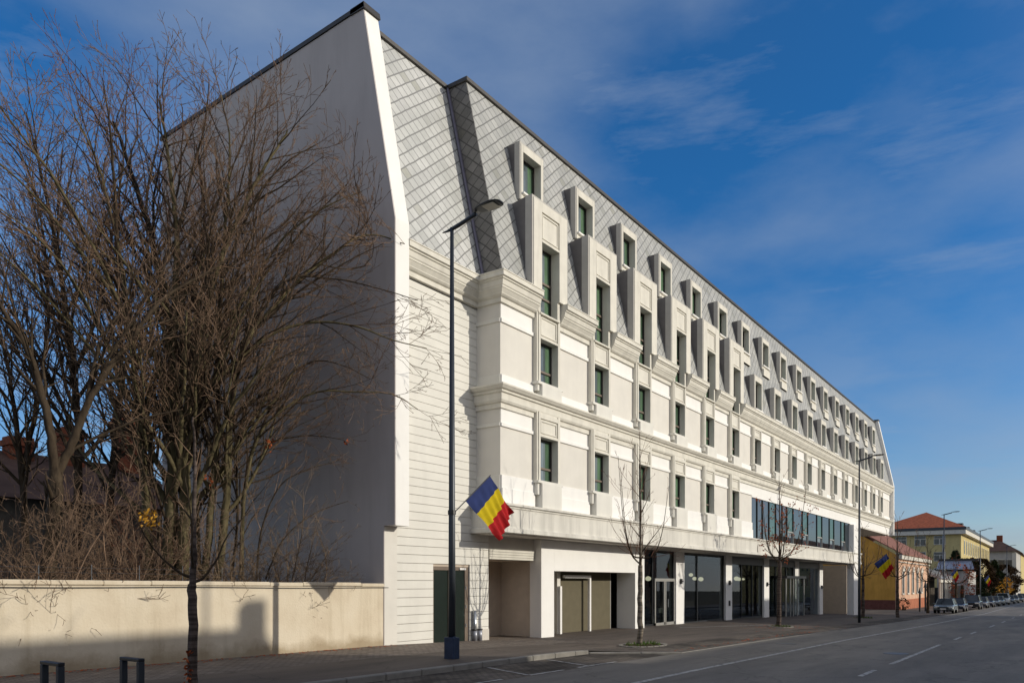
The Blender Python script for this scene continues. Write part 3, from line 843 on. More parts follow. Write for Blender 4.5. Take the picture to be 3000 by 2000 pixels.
# disc sign on the canopy fascia
q = atY(2224, 1607, 14.37)
ds = MB(); ds.tube([(q.x, 14.37, q.z), (q.x, 14.345, q.z)], .30, 24)
H(ds, 'round_sign', M['soffit'])
# drain pipes beside the garage
for i, (x, h) in enumerate(((19.86, 1.0), (20.12, .42))):
    p = empty('drain_pipe', (x, YC-.09, -.24)); tag(p, ['taller steel drain pipe on the clad wall beside the green door', 'short steel pipe stub right of the taller drain pipe'][i], 'drain pipe')
    MB().tube([(0, 0, 0), (0, 0, h)], .065, 12).build('pipe', M['steel'], p, smooth=True)
    MB().tube([(0, 0, 0), (0, 0, .38)], .085, 12).build('shoe', M['zinc'], p, smooth=True)
    MB().tube([(0, 0, .36), (0, 0, .40)], .10, 12).build('collar', M['frame'], p)

# ------------------------------------------------------------------ GROUND
def sheet(name, x0, x1, nx, yfun0, yfun1, ny, zfun, mat, off=0):
    mb = MB()
    for i in range(nx+1):
        X = x0 + (x1-x0)*i/nx
        a, b = yfun0(X), yfun1(X)
        for j in range(ny+1):
            Y = a + (b-a)*j/ny; mb.v.append((X, Y, zfun(X, Y)+off))
    for i in range(nx):
        for j in range(ny):
            k = i*(ny+1)+j; mb.f.append((k, k+ny+1, k+ny+2, k+1))
    return mb.build(name, mat)
c_ = lambda v: (lambda X: v)
gzf = lambda X, Y: min(lerp(RG, X), lerp(FG, X)) - .06 - (.25 if Y < 40 else .25)
struct(sheet('ground', -200, 900, 220, c_(-900), c_(900), 60, lambda X, Y: (zr(X) if X > -60 else .3) - .55, M['earth']))
struct(sheet('road', -40, 600, 320, c_(-3.2), c_(8.7), 2, lambda X, Y: zr(X), M['road']))
def bay_in(X): return 10.6 if X > 8.2 else 8.7
struct(sheet('parking_bay', 8.3, 19.6, 24, c_(8.7), lambda X: 10.62 if X < 18.6 else 10.62-(X-18.6)*.35, 4, lambda X, Y: zr(X), M['bay'], -.004))
def kerbline(X):
    if X < 7.9: return 8.72
    if X < 8.7: return 8.72 + (X-7.9)/.8*1.88
    if X < 18.4: return 10.62
    if X < 20.2: return 10.62 - (X-18.4)/1.8*1.92
    return 8.72
def zsk(X, Y):
    if X > 19 and Y < 10.55: return zr(X) + kerbh(X) + .0
    return zs(X, Y)
struct(sheet('pavement', -40, 600, 900, kerbline, c_(13.05), 8, zsk, M['walk_asph']))
struct(sheet('brick_pavement', -40, 22.4, 60, c_(13.05), c_(16.9), 5, zsk, M['pavers']))
struct(sheet('forecourt', 22.4, 130, 110, c_(13.05), c_(27), 12, zsk, M['walk_asph']))
struct(sheet('brick_verge', 20.3, 130, 120, c_(8.72), c_(10.3), 2, zsk, M['bay'], .006))
struct(sheet('garden_ground', -40, 15.84, 20, c_(15.9), c_(60), 10, lambda X, Y: lerp(FG, X)-.05, M['earth']))
struct(sheet('opposite_pavement', -60, 600, 200, c_(-8.2), c_(-3.2), 2, lambda X, Y: zr(X)+.12, M['walk_asph']))
# kerb stones
def kerb_mesh(xa, xb, yf, zt, w=.13):
    mb = MB(); X = xa
    while X < xb - .05:
        X2 = min(X+1.0, xb)
        ya, yb = yf(X+.004), yf(X2-.004); za, zb2 = zt(X), zt(X2)
        mb.quadbox([(X+.006,ya-w,za-.3),(X2-.006,yb-w,zb2-.3),(X2-.006,yb+.02,zb2-.3),(X+.006,ya+.02,za-.3),(X+.006,ya-w,za+.012),(X2-.006,yb-w,zb2+.012),(X2-.006,yb+.02,zb2+.012),(X+.006,ya+.02,za+.012)])
        X = X2
    return mb
struct(kerb_mesh(-10, 7.9, kerbline, lambda X: zr(X)+.11).build('kerb', M['kerb'], bevel=.02))
kb = MB()
k2 = kerb_mesh(7.9, 8.7, kerbline, lambda X: zr(X)+.11); k3 = kerb_mesh(8.7, 18.4, kerbline, lambda X: zr(X)+kerbh(X))
struct(k3.build('kerb', M['kerb'], bevel=.02)); struct(k2.build('kerb', M['kerb'], bevel=.02))
struct(kerb_mesh(18.4, 20.2, kerbline, lambda X: zr(X)+.035).build('kerb', M['kerb'], bevel=.02))
struct(kerb_mesh(20.2, 200, lambda X: 8.78, lambda X: zr(X)+.004, .10).build('kerb', M['kerb'], bevel=.01))
struct(kerb_mesh(-40, 200, lambda X: -3.1, lambda X: zr(X)+.12).build('kerb', M['kerb'], bevel=.02))
# painted lines
def line(x0, x1, y0, y1, name='lane_marking', w=.11, n=None):
    n = n or max(2, int(abs(x1-x0)/1.5)); mb = MB()
    d = Vector((x1-x0, y1-y0)).normalized(); nn = Vector((-d.y, d.x))*w/2
    for i in range(n+1):
        t = i/n; X, Y = x0+(x1-x0)*t, y0+(y1-y0)*t
        for s in (-1, 1):
            P = (X+nn.x*s, Y+nn.y*s); mb.v.append((P[0], P[1], zr(P[0])+.006))
    for i in range(n): mb.f.append((2*i, 2*i+2, 2*i+3, 2*i+1))
    return struct(mb.build(name, M['paint']))
line(6, 160, 6.5, 6.45, w=.13)
for a, b in ((17.0, 18.6), (20.4, 29.5), (33.5, 36), (39.5, 42.5), (50, 54), (60, 64), (72, 76), (85, 89)): line(a, b, 3.4, 3.42)
line(9.6, 12.1, 8.82, 8.80, 'parking_marking', .09)
line(13.0, 14.3, 8.78, 8.77, 'parking_marking', .09); line(14.9, 16.7, 8.78, 8.77, 'parking_marking', .09)
line(13.0, 13.7, 8.8, 10.35, 'parking_marking', .08, 4); line(15.4, 16.1, 8.8, 10.35, 'parking_marking', .08, 4)
struct(sheet('entrance_marking', 33.5, 41, 10, lambda X: 14.3-(X-33.5)*.24, lambda X: 14.42-(X-33.5)*.24, 1, zsk, M['paint'], .008))
# manhole covers
for i, (x, y) in enumerate(((26.5, 7.6), (24.2, 3.9))):
    mh = MB(); mh.tube([(x, y, zr(x)-.02), (x, y, zr(x)+.008)], .33, 20)
    tag(mh.build('manhole_cover', M['pole']), ['round manhole cover in the road near the kerb line', 'round manhole cover beside the dashed centre line'][i], 'manhole cover')

# ------------------------------------------------------------------ GARDEN WALL
gw = empty('garden_wall', (8, YC+.02, 0)); tag(gw, 'low cream rendered garden wall with weathered top, left of the hotel', 'wall')
def wtop(X): return 1.80 - (X+8)*.0068
mb = MB()
xs = [-30, -10, 0, 4, 8, 12, 16.1]
for a, b in zip(xs, xs[1:]):
    za, zb2 = wtop(a), wtop(b)
    mb.quadbox([(a,YC+.02,-.5),(b,YC+.02,-.5),(b,YC+.3,-.5),(a,YC+.3,-.5),(a,YC+.02,za-.1),(b,YC+.02,zb2-.1),(b,YC+.3,zb2-.1),(a,YC+.3,za-.1)])
o = mb.build('wall_body', M['oldwall']); o.parent = gw; o.matrix_parent_inverse = Matrix.Translation(-Vector(gw.location))
mb = MB(); rnd = random.Random(2)
for i in range(46):
    a = -30+i; b = a+1 if a+1 < 16.1 else 16.1
    if a >= 16.1: break
    j = rnd.uniform(-.012, .012); za, zb2 = wtop(a)+j, wtop(b)+j
    mb.quadbox([(a,YC-.0,za-.1),(b,YC-.0,zb2-.1),(b,YC+.32,zb2-.1),(a,YC+.32,za-.1),(a,YC-.0,za),(b,YC-.0,zb2),(b,YC+.32,zb2),(a,YC+.32,za)])
o = mb.build('wall_coping', M['oldwall'], bevel=.02); o.parent = gw; o.matrix_parent_inverse = Matrix.Translation(-Vector(gw.location))
cbp = [(X, YC-.02, wtop(X)-.13-.008*math.sin(X*1.1)) for X in [i*.5 for i in range(-10, 33)]]
tag(MB().tube(cbp, .008, 5).build('cable', M['wire']), 'thin dark cable strung along the top of the garden wall', 'cable')
# wire mesh fence above the wall
mf = empty('mesh_fence', (0, 16.1, 1.4)); tag(mf, 'thin wire mesh fence just behind the garden wall', 'fence')
mb = MB()
for X in range(0, 16, 1): mb.tube([(X, 0, -.2), (X, 0, .62)], .008, 4)
for zz in (.2, .35, .5, .6): mb.tube([(0, 0, zz), (15.6, 0, zz-.1)], .003, 3)
mb.build('wire_mesh', M['steel'], mf)

# ------------------------------------------------------------------ STREET LAMPS
def lamp(base_box=True):
    t = empty('street_lamp')
    ph = 9.93
    MB().tube([(0,0,0),(0,0,2.6),(0,0,ph)], [.085, .078, .042], 16).build('pole', M['pole'], t, smooth=True)
    # upswept arm reaching over the road (-Y)
    arm = MB(); pts = []; rr = []
    for i in range(9):
        u = i/8; y = .28 - u*.98; z = ph - .05 + .22*max(0, u-.15)**1.3
        pts.append((0, y, z)); rr.append(.012 + .035*min(1, u*3))
    arm.tube(pts, rr, 8).build('arm', M['pole'], t, smooth=True)
    ex, ez = pts[-1][1], pts[-1][2]
    hd = MB()
    sec = [(-.02, .05, .03), (.10, .15, .05), (.28, .20, .06), (.50, .21, .05), (.64, .17, .03), (.70, .10, .02)]
    n = 12; base = 0
    for (d, w, h) in sec:
        for j in range(n):
            a = 2*math.pi*j/n
            hd.v.append((w*math.cos(a), ex-d, ez+.05+.05*d + (h*math.sin(a) if math.sin(a) > 0 else .25*h*math.sin(a))))
    for k in range(len(sec)-1):
        for j in range(n):
            j2 = (j+1) % n; hd.f.append((k*n+j, k*n+j2, (k+1)*n+j2, (k+1)*n+j))
    hd.f.append(tuple(range(n-1, -1, -1))); hd.f.append(tuple((len(sec)-1)*n+j for j in range(n)))
    hh = hd.build('lamp_head', M['pole'], t, smooth=True)
    MB().box(-.14, .14, ex-.58, ex-.26, ez+.046, ez+.056).build('lens', M['ledglass'], hh)
    return t
lamps = [(13.91, 11.55), (51.3, 10.3), (89.5, 10.0), (116, 8.9), (160, 8.3)]
labs = ['tall dark street lamp with a square blue base box, nearest the camera', 'tall dark street lamp standing in front of the hotel\'s far corner pillar', 'dark street lamp rising between the salmon house and the long yellow building', 'dark street lamp in front of the long yellow building', 'faraway dark street lamp near the end of the parked cars']
p = lamp()
LP = []
for i, (x, y) in enumerate(lamps):
    o = p if i == 0 else copy_tree(p)
    o.location = (x, y, zs(x, y) if i != 1 else zr(x)+.02); tag(o, labs[i], 'street lamp', 'street lamps along the pavement'); LP.append(o)
b = empty('base_box'); b.parent = LP[0]
bx = MB(); bx.box(-.12, .06, -.14, .14, 0, .50); bx.box(.065, .13, -.125, .125, 0, .49); bx.box(-.10, .0, -.12, -.09, .50, .52)
bpy.data.objects.remove(b)
bo_ = bx.build('base_box', M['polebase'], LP[0], bevel=.012)
MB().tube([(0, 0, 3.32), (0, 0, 3.42)], .095, 12).build('flag_bracket', M['black'], LP[0])

# flags ----------------------------------------------------------------------
def flag(P0, hoist, fly, bracket, label, group=None, seed=0):
    """P0: foot of the hoist on the staff, hoist / fly: vectors of the two edges"""
    t = empty('flag', P0); tag(t, label, 'flag', group)
    h, f = Vector(hoist), Vector(fly); nrm = h.cross(f).normalized()
    d = h.normalized()
    MB().tube([Vector(bracket)-Vector(P0), h+d*.05], .014, 8).build('staff', M['black'], t)
    rnd = random.Random(seed)
    def S(u, v):      # u along the fly 0..1, v along the hoist
        amp = .04*u
        shrink = 1 - .16*u*(v) - .10*u*u
        p = h*(.02+v*shrink+.06*u) + f*(u*(1-.10*v+.05*math.sin(v*5)*u*.5))
        p += nrm*(amp*math.sin(v*13+u*3+seed)+.05*u*math.sin(v*27+u*9)) + Vector((0, 0, -.10*u*u*(1-v)))
        return p
    n = 10
    for s_, (mt, nm) in enumerate((('blue_f', 'blue_stripe'), ('yellow_f', 'yellow_stripe'), ('red_f', 'red_stripe'))):
        mb = MB(); nv = 22
        for i in range(n+1):
            for j in range(nv+1):
                mb.v.append(tuple(S((s_+i/n)/3, j/nv)))
        for i in range(n):
            for j in range(nv):
                k = i*(nv+1)+j; mb.f.append((k, k+nv+1, k+nv+2, k+1))
        mb.build(nm, M[mt], t, smooth=True)
    return t
flag((14.33, 11.5, 3.55), (.95, .0, .70), (1.10, -.12, -.82), (13.95, 11.5, 3.28), 'blue, yellow and red flag on a short staff on the nearest lamp post', 'flags on the lamp posts', 1)
flag((51.95, 9.6, 2.80), (.46, -.62, .60), (.42, -.52, -.88), (51.35, 10.3, 2.40), 'blue, yellow and red flag beside the ochre house gable', 'flags on the lamp posts', 2)
flag((90.1, 9.5, 2.5), (.36, -.42, .6), (.36, -.42, -.75), (89.6, 10, 2.1), 'small drooping tricolour flag above the nearest parked cars', 'flags on the lamp posts', 5)
flag((116.5, 8.5, 2.0), (.36, -.42, .6), (.36, -.42, -.75), (116.1, 8.9, 1.8), 'tiny distant tricolour flag in front of the dark evergreens', 'flags on the lamp posts', 7)

# bike stands ------------------------------------------------------------------
def stand(x, y, label):
    t = empty('bike_stand', (x, y, zs(x, 10.6))); tag(t, label, 'bike stand', 'bike stands on the pavement')
    z0 = t.location.z
    MB().box(-.035, .035, -.21, -.15, -.1, .80-z0*0).build('leg', M['pole'], t, bevel=.006)
    MB().box(-.035, .035, .15, .21, -.1, .80).build('leg', M['pole'], t, bevel=.006)
    MB().box(-.036, .036, -.21, .21, .801, .84).build('top_bar', M['black'], t, bevel=.006)
for (pxl, pxr, lab) in (((75,1360),(260,1380),'square steel bike stand at the bottom left corner'), ((815,1325),(985,1340),'square steel bike stand closest to the grey tree trunk')):
    X, Y = 0, 0
    for q in (pxl, pxr):
        d = ray(100+q[0]*.3188, 1500+q[1]*.3188); t_ = (.80-CH)/d[2]; X += t_*d[0]/2; Y += t_*d[1]/2
    stand(X, Y, lab)
    # correct height so the bar really is at .80
for o in [o for o in col.objects if o.name.startswith('bike_stand')]: o.location.z = -.04
# iron posts near the pink house
for x, y, h, lab in ((92.5, 12.6, 2.6, 'slim dark iron post before the salmon house, left of its pair'), (95, 12.4, 3.4, 'dark iron post with a pointed lantern top before the salmon house')):
    t = empty('iron_post', (x, y, zs(x, y))); tag(t, lab, 'post')
    MB().tube([(0,0,0),(0,0,h*.75)], .09, 8).build('shaft', M['black'], t)
    MB().tube([(0,0,h*.75),(0,0,h*.8),(0,0,h)], [.22,.14,.02], 8).build('finial', M['black'], t)

# ------------------------------------------------------------------ TREES
class Tree:
    def __init__(s, seed, clip=None):
        s.r = random.Random(seed); s.thick = MB(); s.mid = MB(); s.fine = MB(); s.tips = []; s.clip = clip; s.count = 0
    def add(s, pts, rads, lev):
        r0 = rads[0]
        if r0 > .05: s.thick.tube(pts, rads, 8, False)
        elif r0 > .016: s.mid.tube(pts, rads, 5, False)
        else: s.fine.tube(pts, rads, 3, False)
        s.count += len(pts)
    def limb(s, p, d, Ln, r, lev, P):
        rn = s.r; seg = P['seg'][min(lev, len(P['seg'])-1)]
        n = max(2, int(Ln/seg)); st = Ln/n
        p = Vector(p); d = Vector(d).normalized(); pts = [p.copy()]; rads = [r]; dirs = [d.copy()]
        wand = P['wander'][min(lev, len(P['wander'])-1)]; trop = P['trop'][min(lev, len(P['trop'])-1)]
        for i in range(n):
            w = Vector((rn.gauss(0, 1), rn.gauss(0, 1), rn.gauss(0, 1)))*wand
            d = (d + w + Vector((0, 0, 1))*trop*(.3+1.2*i/n)).normalized()
            if s.clip: d = s.clip(p, d)
            p = p + d*st; pts.append(p.copy()); dirs.append(d.copy())
            rads.append(max(P['rmin'], r*(1-.80*(i+1)/n)))
        s.add(pts, rads, lev); s.kids(pts, dirs, rads, Ln, lev, P)
        if lev >= P['max']-1: s.tips.append((pts[-1], dirs[-1]))
    def kids(s, pts, dirs, rads, Ln, lev, P, t0=None):
        if lev >= P['max']: return
        rn = s.r; cnt = P['kids'][min(lev, len(P['kids'])-1)]
        nk = int(cnt*Ln) + (1 if rn.random() < (cnt*Ln) % 1 else 0)
        t0 = P['t0'][min(lev, len(P['t0'])-1)] if t0 is None else t0
        ph = rn.uniform(0, 6.28)
        for i in range(nk):
            t = t0 + (1-t0)*((i+rn.random())/nk)
            f = t*(len(pts)-1); k = min(int(f), len(pts)-2); u = f-k
            p = pts[k].lerp(pts[k+1], u); d = dirs[k+1]
            ang = R(rn.uniform(*P['ang'])); ph += 2.4 + rn.uniform(-.5, .5)
            a = d.orthogonal().normalized(); b = d.cross(a)
            side = a*math.cos(ph)+b*math.sin(ph)
            nd = (d*math.cos(ang)+side*math.sin(ang)).normalized()
            if 'bias' in P: nd = (nd + Vector(P['bias'])*rn.uniform(.2, 1)).normalized()
            l = Ln*P['len'][min(lev, len(P['len'])-1)]*(1.15-.65*t)*rn.uniform(.6, 1.25)
            rr = max(P['rmin'], rads[k]*P['rr'])
            s.limb(p, nd, l, rr, lev+1, P)
    def stem(s, ctrl, r0, r1, P, lev=0, t0=.25):
        # smooth polyline through control points
        pts = []; c = [Vector(q) for q in ctrl]
        for i in range(len(c)-1):
            a = c[max(i-1, 0)]; b = c[i]; d = c[i+1]; e = c[min(i+2, len(c)-1)]
            for j in range(6):
                t = j/6; pts.append(.5*((2*b)+(-a+d)*t+(2*a-5*b+4*d-e)*t*t+(-a+3*b-3*d+e)*t**3))
        pts.append(c[-1]); m = len(pts)
        jt = min(.02, r0*.1)
        for q in pts[1:-1]: q += Vector((s.r.gauss(0, jt), s.r.gauss(0, jt), 0))
        dirs = [(pts[min(i+1, m-1)]-pts[max(i-1, 0)]).normalized() for i in range(m)]
        rads = [r0+(r1-r0)*(i/(m-1))**.8 for i in range(m)]
        Ln = sum((pts[i+1]-pts[i]).length for i in range(m-1))
        s.add(pts, rads, lev); s.kids(pts, dirs, rads, Ln, lev, P, t0)
    def finish(s, name, loc, label, cat, group, mt, mm_, mf_):
        t = empty(name, loc); tag(t, label, cat, group)
        inv = Matrix.Translation(-Vector(loc))
        for mb, nm, m in ((s.thick, 'trunk', mt), (s.mid, 'branches', mm_), (s.fine, 'twigs', mf_)):
            if mb.v:
                o = mb.build(nm, m, None, smooth=True); o.parent = t; o.matrix_parent_inverse = inv
        return t

def clip_gable(p, d):
    if p.y > 14.7 and p.x > 14.6: d = (d + Vector((-.8*(p.x-14.6)-.1, 0, 0))).normalized()
    if p.x > 15.4 and p.y > 15.0: d = Vector((-.6, d.y*.3, d.z)).normalized()
    return d
PB = dict(seg=[.5, .34, .26, .17, .12], wander=[.05, .09, .10, .11, .12], trop=[.02, .035, .06, .09, .10], rmin=.0045, max=4,
          kids=[2.5, 2.7, 2.6, 2.8], t0=[.22, .15, .12, .15], ang=(20, 42), len=[.36, .44, .48, .42], rr=.56)
def D3(l): return [tuple(dY(x, y, Y)) for x, y, Y in l]
# 1: the big multi-stemmed tree
T = Tree(11, clip_gable)
P1 = dict(PB); P1['kids'] = [2.7, 3.1, 3.0, 2.9]; P1['rmin'] = .0056; P1['len'] = [.31, .48, .52, .44]
stems = [([(385,1330,18.6),(392,1180,18.6),(398,980,18.7),(400,760,18.9),(405,560,19.2),(385,360,19.6),(365,230,20.0)], .20, .02),
 ([(418,1330,18.3),(425,1150,18.3),(430,960,18.2),(470,740,18.0),(520,560,17.8),(600,400,17.4),(660,300,17.0)], .17, .02),
 ([(345,1330,18.9),(335,1150,18.9),(318,960,19),(300,760,19.2),(270,560,19.5),(225,380,19.8),(170,260,20.2)], .13, .015),
 ([(500,1330,17.9),(520,1150,17.8),(530,960,17.5),(560,800,17.2),(640,690,16.8),(740,600,16.3),(840,540,15.8),(930,560,15.1)], .12, .012),
 ([(470,1330,18.2),(490,1100,18.1),(500,900,18.0),(505,700,18.0),(520,500,18.0),(528,330,18.1),(505,210,18.3)], .11, .012),
 ([(555,1330,17.7),(560,1150,17.5),(590,1010,17.2),(650,940,16.8),(730,900,16.3),(810,900,15.7),(900,905,15.0),(960,940,14.6)], .06, .01),
 ([(430,960,18.2),(520,850,17.5),(620,770,16.7),(720,740,15.9),(820,750,15.0),(900,780,14.4),(980,800,14.0)], .06, .01),
 ([(440,900,18.2),(540,720,17.8),(640,560,17.2),(740,480,16.6),(830,440,15.9)], .06, .01),
 ([(345,820,19),(270,690,19.4),(170,560,19.8),(60,430,20.2),(-60,330,20.5)], .07, .012),
 ([(330,960,19),(240,840,19.2),(140,720,19.5),(20,600,19.8),(-60,540,20)], .06, .012),
 ([(560,800,17.2),(650,650,16.6),(760,640,15.8),(860,660,15.0),(960,690,14.2)], .045, .01),
 ([(405,560,19.2),(440,400,19.0),(470,290,18.9),(480,190,18.9)], .05, .01),
 ([(300,760,19.2),(230,600,19.0),(130,420,18.8),(40,300,18.8),(-30,200,18.8)], .06, .01),
 ([(318,960,19),(200,700,18.4),(100,560,18),(0,480,17.8)], .055, .01),
 ([(270,560,19.5),(260,380,19.2),(250,270,19),(235,180,19)], .05, .01),
 ([(400,1250,18.6),(350,1100,18.2),(330,1020,18),(290,900,17.6),(270,800,17.3)], .045, .01),
 ([(460,1330,18.8),(452,1150,18.8),(445,900,18.8),(452,700,18.6),(440,520,18.6)], .06, .012),
 ([(360,1330,18.4),(362,1200,18.3),(330,1080,18.1),(300,960,18),(240,860,18)], .05, .01),
 ([(530,1330,18.1),(545,1200,18),(548,1000,17.8),(600,860,17.4),(690,800,16.8)], .05, .01),
 ([(590,1330,17.4),(600,1220,17.3),(640,1120,17),(700,1080,16.6),(770,1060,16.2)], .035, .008),
 ([(610,1330,17.3),(650,1240,17),(720,1180,16.7),(800,1150,16.3)], .03, .008),
 ([(510,640,17.9),(580,470,17.2),(650,380,16.6),(730,330,16.1)], .045, .01),
 ([(600,740,17),(700,660,16.3),(800,600,15.6),(880,560,15)], .04, .01),
 ([(640,600,17),(720,500,16.4),(800,420,16)], .04, .01),
 ([(590,1010,17.2),(650,880,16.8),(720,830,16.2),(790,840,15.6),(850,870,15.2)], .035, .01),
 ([(500,1330,18.6),(515,1150,18.6),(560,1040,18),(640,1010,17.4),(720,1000,16.8),(790,1010,16.2)], .05, .01)]
for c, a, b in stems: T.stem(D3(c), a, b, P1, 0, .12)
T.finish('bare_tree', tuple(dY(395, 1330, 18.6).xy)+(-.1,), 'largest bare tree, many upright olive stems fanning out before the grey gable', 'tree', 'bare trees behind the garden wall', M['bark_olive'], M['bark_dark'], M['twig'])
n1 = T.count
# 2: forked tree on the left
T = Tree(23, clip_gable)
P2 = dict(PB); P2['kids'] = [2.4, 2.9, 2.9, 2.8]; P2['rmin'] = .0058
for c, a, b in [([(108,1330,17.4),(118,1230,17.4),(126,1150,17.4),(130,1080,17.5)], .165, .14),
 ([(128,1120,17.5),(118,1020,17.5),(100,920,17.6),(70,820,17.6),(40,760,17.7),(0,700,17.7),(-60,560,17.8)], .11, .03),
 ([(130,1090,17.5),(165,1020,17.4),(200,930,17.3),(240,860,17.2),(300,780,17.1),(370,690,17.0),(450,640,16.8),(520,600,16.5)], .11, .02),
 ([(200,930,17.3),(215,840,17.4),(245,760,17.5),(290,690,17.7),(310,560,18)], .055, .012),
 ([(150,1040,17.5),(230,1000,17.2),(330,960,16.8),(420,940,16.4)], .045, .012)]:
    T.stem(D3(c), a, b, P2, 0, .3)
T.finish('bare_tree', tuple(dY(108, 1330, 17.4).xy)+(-.1,), 'forked bare tree at far left with two dark limbs spreading in a V', 'tree', 'bare trees behind the garden wall', M['bark_dark'], M['bark_dark'], M['twig'])
n2 = T.count
# 3: near-black trunk at the back
T = Tree(31, clip_gable)
P3 = dict(PB); P3['kids'] = [1.8, 2.6, 2.8, 2.8]; P3['rmin'] = .006
T.stem(D3([(392,1330,21),(394,1180,21),(400,1000,21),(396,800,21.1),(360,600,21.2),(310,420,21.5),(260,280,22)]), .24, .03, P3, 0, .35)
T.stem(D3([(398,900,21),(440,700,21),(470,500,21),(450,330,21.2)]), .09, .02, P3, 0, .2)
T.finish('bare_tree', tuple(dY(392, 1330, 21).xy)+(-.1,), 'bare tree with a nearly black trunk behind the olive stems', 'tree', 'bare trees behind the garden wall', M['bark_black'], M['bark_dark'], M['twig_red'])
n3 = T.count
# 4: left background crowns
T = Tree(37)
P4 = dict(PB); P4['rmin'] = .007; P4['max'] = 4; P4['kids'] = [2.5, 2.9, 2.8, 2.4]; P4['rmin'] = .0075
T.stem(D3([(170,1330,24),(180,1100,24),(170,860,24.2),(140,640,24.5),(100,420,25),(60,260,25.5)]), .16, .02, P4, 0, .2)
T.stem(D3([(60,1330,26),(50,1080,26),(20,860,26),(-30,620,26.2)]), .14, .02, P4, 0, .2)
T.stem(D3([(250,1330,25),(255,1100,25),(280,860,25),(270,600,25.2),(280,380,25.5)]), .14, .02, P4, 0, .2)
T.stem(D3([(175,1000,24),(110,860,23.6),(40,740,23.4),(-20,650,23.4)]), .07, .012, P4, 0, .2)
T.stem(D3([(170,860,24.2),(230,700,24),(260,520,24),(260,380,24.2)]), .07, .012, P4, 0, .2)
T.stem(D3([(50,1080,26),(90,900,26),(110,700,26),(90,480,26.3),(40,330,26.6)]), .09, .012, P4, 0, .2)
T.finish('bare_tree', tuple(dY(170, 1330, 24).xy)+(-.1,), 'slender bare tree standing further back left of the gable', 'tree', 'bare trees behind the garden wall', M['bark_dark'], M['bark_dark'], M['twig'])
n4 = T.count
# 5: thicket of shrubs at the wall
shr = [(480, 16.9, 'leafless arching shrub in front of the grey gable, nearest the hotel corner', 660, M['twig_pale'], 41), (300, 17.6, 'tangled leafless shrub between the two biggest trunks', 300, M['twig'], 43), (30, 17.2, 'dense brown leafless shrub at the left edge above the wall', 30, M['twig'], 47), (560, 17.0, 'upright leafless shrub right of the olive stems', 545, M['twig_pale'], 49), (200, 18.2, 'brown brushwood shrub just right of the forked tree', 190, M['twig'], 51), (440, 19.5, 'low brushwood shrub behind the multi-stemmed tree', 420, M['twig_red'], 53)]
PS = dict(seg=[.3, .22, .16, .12], wander=[.09, .12, .14, .15], trop=[-.02, -.01, .02, .05], rmin=.0045, max=3,
          kids=[3.6, 4.0, 5.0], t0=[.15, .1, .1], ang=(20, 60), len=[.42, .42, .42], rr=.6)
n5 = 0
for (_, Y, lab, px, mt, sd) in shr:
    T = Tree(sd, clip_gable); base = dY(px, 1345, Y)
    for i in range(15 if sd != 51 else 18):
        a = T.r.uniform(0, 6.28); lean = T.r.uniform(.15, .75)
        p = Vector((base.x+T.r.gauss(0, .45), base.y+T.r.gauss(0, .35), -.1))
        d = Vector((math.cos(a)*lean, math.sin(a)*lean*.7, 1))
        T.limb(p, d, T.r.uniform(2.2, 4.4), T.r.uniform(.015, .033), 0, PS)
    T.finish('bare_shrub', (base.x, base.y, -.1), lab, 'shrub', 'leafless shrubs behind the garden wall', mt, mt, mt)
    n5 += T.count
open('/tmp/rings.txt','w').write(str((n1, n2, n3, n4, n5)))
# leaves caught in the trees
rnd = random.Random(8)
def leafclump(P, n, s, mat, label):
    mb = MB()
    for i in range(n):
        c = Vector((rnd.gauss(0, s), rnd.gauss(0, s), rnd.gauss(0, s*1.3))); d1 = Vector((rnd.uniform(-1,1), rnd.uniform(-1,1), rnd.uniform(-1,1))).normalized()*.055; d2 = d1.cross(Vector((rnd.random(), rnd.random(), rnd.random()+.1))).normalized()*.03
        mb.quad(c-d1, c+d2, c+d1, c-d2)
    o = mb.build('leaf_cluster', mat); o.location = P; tag(o, label, 'leaves')
leafclump(dY(343, 1520/1.0*.0+1190, 17.3), 60, .09, M['leaf_gold'], 'cluster of golden dead leaves left of the olive stems')
leafclump(dY(790, 1290-0, 16.6)*1 if False else dY(795, 1012-0, 16.4), 8, .05, M['leaf_rust'], 'few rust brown leaves hanging before the grey gable')
leafclump(dY(620, 1020, 16.8), 14, .06, M['leaf_rust'], 'small rust brown leaf cluster right of the main stems')
leafclump(dY(480, 1105, 17.0), 12, .07, M['leaf_rust'], 'small orange leaf cluster beside the street tree top')

